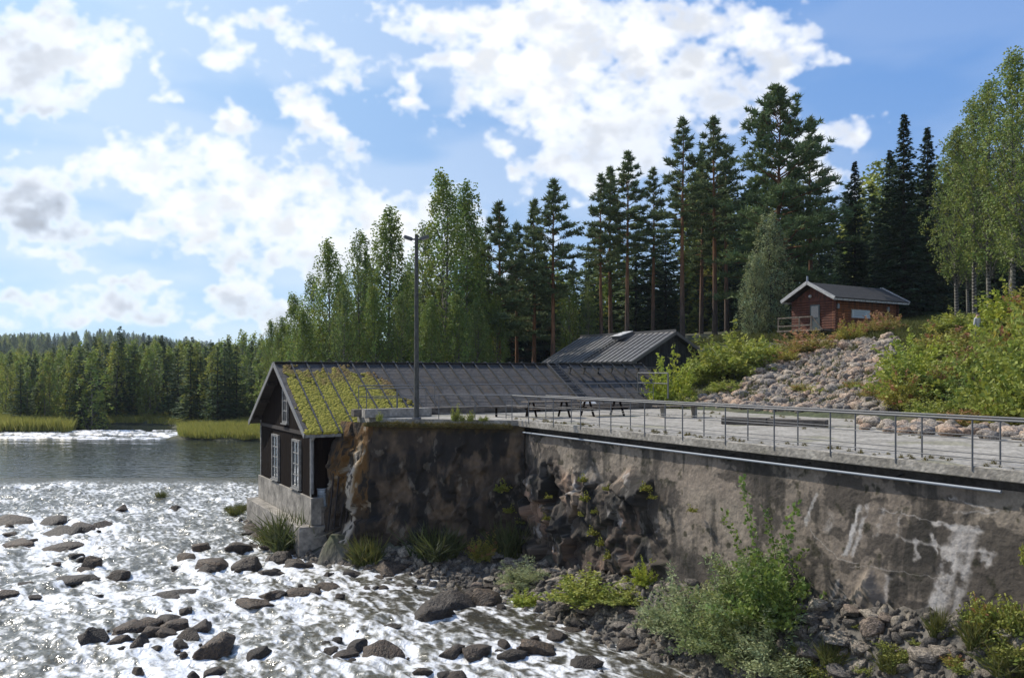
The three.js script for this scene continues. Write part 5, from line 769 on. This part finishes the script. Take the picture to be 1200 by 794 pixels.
// ------------------------------------------------------------------ bushes and plants
{
  const willow = [hgt(bush(71, 2.0, 2.0, { n: 130, col: [0.25, 0.3, 0.17], col2: [0.3, 0.34, 0.19], leaf: 0.1, asp: 0.17, q: 7, low: 0.05, gap: 0.11, name: 'willow_bush' }), 2), hgt(bush(72, 2.2, 1.9, { n: 130, col: [0.2, 0.26, 0.12], col2: [0.24, 0.29, 0.12], leaf: 0.1, asp: 0.17, q: 6, low: 0.1, name: 'willow_bush' }), 1.9)];
  const alder = hgt(bush(73, 2.2, 3.2, { n: 90, col: [0.13, 0.2, 0.05], col2: [0.17, 0.24, 0.06], leaf: 0.1, asp: 0.4, q: 5, low: 0.45, gap: 0.13, s0: 0.3, wild: 0.5 }), 3.2);
  const lime = [hgt(bush(74, 2.4, 2.4, { n: 110, col: [0.26, 0.34, 0.05], col2: [0.34, 0.38, 0.06], leaf: 0.13, q: 5, gap: 0.15 }), 2.4), hgt(bush(75, 2.6, 2.0, { n: 110, col: [0.22, 0.28, 0.06], col2: [0.3, 0.33, 0.075], leaf: 0.13, q: 5, gap: 0.15 }), 2)];
  const gold = [hgt(bush(76, 2.0, 1.6, { n: 90, col: [0.27, 0.28, 0.06], col2: [0.34, 0.3, 0.07], leaf: 0.1, asp: 0.2, q: 5, flower: 0.3, fcol: [0.34, 0.17, 0.1] }), 1.6), hgt(bush(77, 2.0, 1.5, { n: 90, col: [0.23, 0.24, 0.065], col2: [0.31, 0.24, 0.08], leaf: 0.1, asp: 0.18, q: 5, flower: 0.4, fcol: [0.38, 0.22, 0.14] }), 1.5)];
  const giant = hgt(bush(80, 4, 5, { n: 190, col: [0.22, 0.28, 0.06], col2: [0.3, 0.34, 0.075], leaf: 0.18, q: 5, gap: 0.27 }), 5);
  const weed = hgt(bush(78, 0.9, 0.7, { n: 40, col: [0.18, 0.24, 0.05], col2: [0.26, 0.26, 0.07], leaf: 0.08, q: 4, gap: 0.09, name: 'weed', category: 'plant' }), 0.7);
  const grass = [hgt(tuft(81, 1.0, 1.0), 1), hgt(tuft(82, 1.1, 1.0, { col: [0.06, 0.085, 0.03], col2: [0.1, 0.11, 0.04] }), 1)];
  // [px, base py, width px, height px, depth or 0 for water level bank] placed on the ground
  const put = (P, px, py, wpx, hpx, d, label, group, W = 2) => { const q = at(px, py, d); const y = height(q.x, q.z), s = d / FOC; const top = EYE - (py - hpx - CY) * s; const h = P.userData.base === 'bush' && P.userData.H === 3.2 ? (top - y) * 1.2 : clamp(top - y, hpx * s * 0.85, hpx * s * 1.4) * 1.12, w = wpx * s / W * 1.28; copyOf(P, V(q.x, y - 0.03, q.z), tr() * 6.28, [w, h / P.userData.H, w], label, group); };
  const bank = (P, px, py, wpx, hpx, label, group, W = 2) => { let d = 11; for (; d < 60; d += 0.05) { const q = at(px, py, d), [a, b] = AB(q.x, q.z); if (b > wallB(a) - 0.4 || q.y < Math.max(0, height(q.x, q.z))) break; } put(P, px, py, wpx, hpx, d, label, group, W); };
  bank(willow[0], 800, 735, 82, 86, 'round grey green willow bush left of the big bush at the dam foot');
  bank(willow[1], 850, 764, 92, 92, 'green willow bush low in front of the tall leafy bush');
  bank(willow[0], 908, 782, 92, 84, 'grey willow bush at the right foot of the tall leafy bush');
  bank(alder, 908, 735, 84, 158, 'tall leafy bush with shining leaves against the dam wall');
  bank(willow[1], 880, 730, 90, 110, 'pale willow bush inside the clump of bushes at the dam');
  bank(willow[0], 614, 684, 52, 38, 'small grey green willow bush on the bank below the dam corner');
  bank(lime[0], 615, 708, 26, 22, 'small bright green shrub at the water edge below the dam corner');
  bank(lime[1], 690, 706, 62, 42, 'yellow green shrub on the stones below the bare rock');
  bank(lime[0], 757, 682, 22, 34, 'bright small shrub at the foot of the bare rock wall');
  bank(lime[1], 735, 706, 40, 22, 'low yellow green shrub between the stones left of the round willow');
  bank(grass[0], 430, 662, 36, 40, 'tall grass tuft at the water edge below the buttress', null, 1);
  bank(grass[1], 345, 640, 60, 48, 'dark grass clump before the mill foundation', null, 1); bank(grass[0], 325, 640, 34, 36, 'light grass clump at the corner of the mill foundation', null, 1);
  bank(grass[1], 512, 652, 56, 42, 'dark grass clump below the black terrace wall', null, 1); bank(gold[0], 566, 656, 34, 36, 'orange yellow herb below the black terrace wall'); bank(grass[1], 600, 650, 44, 50, 'dark grass in the corner between the two walls', null, 1);
  for (const [px, py, w, h] of [[275, 603, 20, 12], [188, 584, 14, 12], [285, 597, 22, 10], [268, 598, 12, 8]]) { const q = onY(px, py, 0.05), s = -q.z / FOC; copyOf(grass[0], V(q.x, -0.05, q.z), tr() * 6, [w * s, h * s * 1.3, w * s], 'grass tuft growing on stones out in the rapids', 'grass tufts in the rapids'); }
  for (const [px, py, w, h] of [[1165, 735, 60, 60], [1190, 700, 60, 50], [1150, 700, 40, 50], [1190, 770, 70, 50], [1110, 745, 24, 26], [1050, 775, 40, 34], [1005, 735, 14, 12], [960, 790, 40, 30], [1015, 790, 30, 22], [1130, 790, 44, 30], [1075, 755, 22, 14], [1040, 760, 34, 20]]) bank(weed, px, py, w * 0.7, h * 0.7, 'leafy weed growing between the stones right of the dam foot', 'weeds between the stones', 0.9);
  for (const [px, py, w, h] of [[1100, 745, 20, 40], [975, 780, 30, 36], [1045, 785, 30, 30], [1150, 760, 40, 44], [940, 788, 40, 26], [1185, 790, 50, 40]]) bank(grass[0], px, py, w, h, 'grass tuft between the pale stones at the dam foot', 'grass tufts at the dam foot', 1);
  // sprigs rooted in the wall
  const sprig = hgt(bush(79, 0.5, 0.5, { n: 16, col: [0.16, 0.19, 0.03], col2: [0.22, 0.22, 0.04], leaf: 0.09, asp: 0.4, q: 3, gap: 0.09, sag: 0.3, name: 'wall_sprig', category: 'plant' }), 0.5);
  for (const [px, py, s] of [[693, 560, .7], [696, 582, .8], [693, 600, .7], [706, 597, .5], [650, 605, .6], [705, 622, .8], [714, 634, .7], [725, 650, .8], [767, 570, .7], [775, 580, .5], [822, 595, .5], [652, 580, .5], [720, 570, .5]]) { const [a, y] = hitWall(px, py); copyOf(sprig, W2(a, y - 0.1, -0.25), tr() * 6, s * 1.2, 'yellow green sprig rooted in the bare rock of the dam wall', 'sprigs in the dam wall'); }
  for (const [px, py, s] of [[590, 575, 1.2], [612, 612, 1], [606, 640, 1.1], [596, 600, .8]]) { const q = at(px, py, 37.6); copyOf(sprig, V(q.x, q.y, q.z), tr() * 6, s * 1.2, 'pale leafy sprig in the dark corner between the two walls', 'sprigs in the wall corner'); }
  copyOf(lime[1], W2(23.3, 4.4, -0.15), 1, [0.35, 0.75, 0.35], 'leafy plant hanging on the right end of the dam wall');
  for (const [px, py, w, h] of [[445, 490, 10, 14], [534, 494, 12, 26], [552, 495, 12, 16], [567, 496, 14, 9], [541, 496, 10, 12]]) { const q = at(px, py, 38.0); copyOf(weed, V(q.x, DECK - 0.05, q.z), tr() * 6, [w * 0.038 / 0.9, h * 0.038 / 0.7, w * 0.038 / 0.9], 'green weed on the edge of the terrace wall', 'weeds on the terrace edge'); }
  { const er = rng(222), im0 = tuft(89, 0.5, 0.5, { n: 22, w: 0.03, spread: 1.2, col: [0.13, 0.12, 0.04], col2: [0.2, 0.15, 0.06] }), sp = [];
    for (let i = 0; i < 420; i++) { const k = er(), e = er(), a = mix(FA[0], FB[0], k), b = mix(FA[1], FB[1], k); sp.push([W2(a + 0.12 * e, DECK - 0.28 - 0.12 * er(), b - 0.16 - 0.05 * e), 0.25 + 0.4 * er()]); }
    for (let i = 0; i < 260; i++) { const a = er() * 30, g = Math.pow(er(), 2); sp.push([W2(a, DECK - 0.01, er() < 0.5 ? 0.05 + g * 0.8 : 12 - g * 6), 0.12 + 0.3 * er()]); }
    const im = new THREE.InstancedMesh(im0.geometry, leafMat, sp.length), m4 = new THREE.Matrix4(), q4 = new THREE.Quaternion(); sp.forEach(([p, s], i) => { m4.compose(p, q4.setFromEuler(new THREE.Euler(0, er() * 6, 0)), V(s, s, s)); im.setMatrixAt(i, m4); }); im.name = 'edge_grass'; tag(im, 'brownish grass and moss along the edges of the terrace', 'grass', null, 'stuff'); scene.add(shadow(im)); }
  // hillside
  put(lime[0], 772, 462, 58, 60, 50.5, 'lower part bright lime green shrub beside the retaining wall', null, 2.4); copyOf(lime[0], at(785, 462, 51.5).setY(height(at(785, 462, 51.5).x, at(785, 462, 51.5).z)), 2, [1.35, 1.75, 1.35], 'bright lime green young tree before the grey gabled building');
  put(lime[1], 862, 442, 84, 62, 55, 'light green bush left of the stone slope below the willow tree', null, 2.6); put(lime[1], 835, 446, 50, 50, 57, 'leafy bush behind the thin fence beside the gabled building', null, 2.6); put(lime[0], 885, 436, 46, 44, 56, 'yellow green bush above the left end of the stone slope', null, 2.4);
  put(gold[0], 915, 425, 50, 24, 55, 'straw coloured herbs at the upper left of the stone slope'); put(gold[1], 950, 410, 60, 30, 55.5, 'reddish flowering herbs before the cabin porch'); put(gold[0], 998, 412, 34, 36, 55.5, 'golden green herb bush before the middle of the cabin wall'); put(gold[1], 1036, 410, 40, 36, 55.5, 'orange red herb bush before the right end of the cabin wall'); put(gold[1], 1010, 404, 16, 24, 56, 'thin red herbs under the notice board of the cabin');
  put(gold[0], 945, 468, 34, 14, 47, 'low yellow weeds in the lower stone slope'); put(lime[0], 958, 472, 26, 14, 46, 'low green weed on the stones behind the kerb wall', null, 2.4); put(gold[1], 1035, 478, 44, 34, 42, 'rusty red herbs at the foot of the big bush'); put(gold[0], 1000, 462, 24, 18, 45, 'straw coloured tuft on the lower stones');
  put(giant, 1084, 480, 96, 108, 40, 'big yellow green bush right of the stone slope', null, 4); put(lime[0], 1070, 450, 60, 70, 43, 'light bush behind the big yellow green bush', null, 2.4); put(alder, 1146, 480, 60, 62, 36, 'dark green bush between the two big light bushes', null, 2.2); put(giant, 1192, 480, 100, 165, 34, 'huge light green bush at the end of the slope', null, 4); put(giant, 1222, 470, 110, 140, 32, 'wide light green bush beside the huge one at the end of the slope', null, 4); put(gold[0], 1120, 420, 70, 42, 46, 'golden bush on the slope behind the dark green bush'); put(gold[1], 1115, 452, 40, 34, 41, 'reddish herbs between the big bush and the dark bush'); put(giant, 1186, 398, 70, 70, 47, 'pale green bush up the slope behind the person', null, 4); put(lime[0], 1190, 380, 70, 60, 46, 'light bush under the aspens', null, 2.4); put(lime[1], 1120, 390, 60, 30, 50, 'low green bush right of the cabin', null, 2.6); put(gold[0], 1190, 492, 70, 22, 32.5, 'low golden herbs over the stones of the terrace edge'); put(gold[1], 1130, 488, 50, 18, 34, 'low reddish herbs over the stones of the terrace edge'); put(lime[1], 1095, 486, 60, 24, 36, 'low green shrub over the stones of the terrace edge', null, 2.6);
  for (const [px, py, w, h, d] of [[1130, 470, 60, 70, 41], [1172, 474, 50, 50, 38], [1062, 482, 50, 50, 39], [1205, 440, 80, 110, 38], [1100, 425, 50, 46, 46], [1215, 400, 80, 90, 46]]) put(px % 10 ? gold[0] : giant, px, py, w, h, d, px % 10 ? 'golden leaved bush in the thicket right of the stone slope' : 'leafy light green bush in the thicket right of the stone slope', px % 10 ? 'golden bushes of the thicket' : 'green bushes of the thicket', px % 10 ? 2 : 4);
  for (const [px, py, w, h, d] of [[1112, 446, 44, 40, 39], [1060, 462, 36, 34, 40], [1135, 432, 40, 34, 42], [1180, 470, 40, 40, 33]]) put(gold[1], px, py, w, h, d, 'rust tinged herb bush in front of the green thicket', 'rusty herbs before the thicket');
  for (const [px, py, w, h, d] of [[820, 452, 40, 34, 56], [905, 432, 36, 26, 56], [850, 462, 40, 20, 52], [800, 470, 40, 16, 50]]) put(lime[1], px, py, w, h, d, 'low green shrub between the fence and the stone slope', 'low shrubs left of the stone slope', 2.6);
  for (const [px, py, w, h] of [[1160, 690, 60, 46], [1195, 660, 50, 60], [1145, 725, 46, 40], [1185, 735, 56, 50], [1120, 780, 40, 34], [1175, 780, 60, 46], [1065, 770, 30, 24], [990, 770, 26, 20], [935, 765, 30, 26], [770, 770, 24, 10], [790, 794, 34, 16]]) bank(px % 2 ? weed : gold[0], px, py, w * 0.62, h * 0.6, 'yellow green shrub among the stones below the right end of the dam', 'shrubs below the right end of the dam', px % 2 ? 0.9 : 2);
  // ground cover on the hillside: past counting
  const r = rng(70), spots = []; for (let i = 0; i < 9000; i++) { const px = 790 + r() * 460, d = 31 + r() * 40, q = at(px, 434, d), [a, b] = AB(q.x, q.z); if (b < 15 || (px > 815 && px < 1055 && b < 27.5 && r() < 0.9)) continue; spots.push([q.x, height(q.x, q.z), q.z, 0.35 + 0.4 * r()]); }
  const gm = tuft(88, 0.8, 1, { n: 26, w: 0.035 }), im = new THREE.InstancedMesh(gm.geometry, leafMat, spots.length), m4 = new THREE.Matrix4(), q4 = new THREE.Quaternion(); spots.forEach(([x, y, z, s], i) => { m4.compose(V(x, y, z), q4.setFromEuler(new THREE.Euler(0, r() * 6.28, 0)), V(s, s, s)); im.setMatrixAt(i, m4); }); im.name = 'hillside_grass'; tag(im, 'rough grass covering the hillside', 'grass', null, 'stuff'); scene.add(shadow(im));
}
console.log('plants done', Math.round(performance.now() - T00));

// ------------------------------------------------------------------ the person among the bushes
{
  let d = 30, p, base, top; for (; d < 50; d += 0.1) { p = at(1146, 367, d); base = height(p.x, p.z); top = p.y; if (top - base < 1.75) break; } const h = 1.75, fy = base;
  const t = thing('person', 'person with dark hair and pale grey jacket standing among the bushes', 'person', V(p.x, fy, p.z), 0.4);
  const k = h / 1.75; t.scale.setScalar(k);
  const field = (bones, lo, hi, res, colour) => {
    const mc = new MarchingCubes(res, new THREE.MeshStandardMaterial(), false, false, 120000); mc.isolation = 0; const S = hi.clone().sub(lo), half = S.clone().multiplyScalar(0.5), mid = lo.clone().add(half), q = V(0, 0, 0);
    for (let z = 0; z < res; z++) for (let y = 0; y < res; y++) for (let x = 0; x < res; x++) { q.set(lo.x + S.x * x / res, lo.y + S.y * y / res, lo.z + S.z * z / res); let dd = 9; for (const [A, B, r1, r2] of bones) { const ab = B.clone().sub(A), tt = clamp(q.clone().sub(A).dot(ab) / ab.lengthSq(), 0, 1), e = q.distanceTo(A.clone().addScaledVector(ab, tt)) - mix(r1, r2, tt), hh = Math.max(0.04 - Math.abs(dd - e), 0) / 0.04; dd = Math.min(dd, e) - hh * hh * 0.01; } mc.field[x + y * res + z * res * res] = -dd; }
    mc.update(); const n = mc.count, P = new Float32Array(n * 3), Nn = new Float32Array(n * 3); for (let i = 0; i < n; i++) for (let j = 0; j < 3; j++) { P[3 * i + j] = mc.positionArray[3 * i + j] * half.getComponent(j) + mid.getComponent(j); Nn[3 * i + j] = mc.normalArray[3 * i + j]; }
    const g = new THREE.BufferGeometry(); g.setAttribute('position', new THREE.BufferAttribute(P, 3)); g.computeVertexNormals(); const cc = new Float32Array(n * 3); for (let i = 0; i < n; i++) cc.set(colour(P[3 * i], P[3 * i + 1], P[3 * i + 2]), 3 * i); g.setAttribute('color', new THREE.BufferAttribute(cc, 3)); return g;
  };
  const b = [[V(0, 0.95, 0), V(0, 1.38, 0), 0.15, 0.16], [V(-0.14, 1.4, 0), V(0.14, 1.4, 0), 0.075, 0.075], [V(0, 1.42, 0), V(0, 1.56, 0.01), 0.055, 0.05], [V(0, 1.6, 0.02), V(0, 1.66, 0), 0.09, 0.085]];
  for (const s of [-1, 1]) b.push([V(s * 0.18, 1.4, 0), V(s * 0.24, 1.12, 0), 0.062, 0.05], [V(s * 0.24, 1.12, 0), V(s * 0.22, 0.88, 0.1), 0.048, 0.036], [V(s * 0.22, 0.88, 0.1), V(s * 0.21, 0.78, 0.13), 0.038, 0.025], [V(s * 0.09, 0.95, 0), V(s * 0.1, 0.5, 0.01), 0.095, 0.065], [V(s * 0.1, 0.5, 0.01), V(s * 0.11, 0.08, -0.02), 0.06, 0.042], [V(s * 0.11, 0.05, -0.03), V(s * 0.13, 0.04, 0.14), 0.048, 0.04]);
  part('body', field(b, V(-0.45, -0.05, -0.45), V(0.45, 1.85, 0.45), 56, (x, y, z) => y > 1.5 ? [0.5, 0.32, 0.24] : y > 0.92 ? [0.42, 0.42, 0.45] : y > 0.74 && Math.abs(x) > 0.17 ? [0.5, 0.32, 0.24] : y > 0.1 ? [0.05, 0.06, 0.09] : [0.04, 0.035, 0.03]), M({ vertexColors: true, roughness: 0.85 }), t);
  const hair = new THREE.SphereGeometry(0.103, 16, 12, 0, 6.3, 0, 1.75); hair.scale(0.95, 1.02, 1.05); hair.rotateX(-0.35); hair.translate(0, 1.665, -0.012); part('hair', hair, M({ color: rgb(0.03, 0.022, 0.016), roughness: 0.7 }), t);
}
let tris = 0; scene.traverse((o) => { if (o.isMesh && !o.isInstancedMesh) tris += (o.geometry.index ? o.geometry.index.count : o.geometry.attributes.position.count) / 3; }); console.log('triangles', tris, Math.round(performance.now() - T00));
renderer.render(scene, camera);
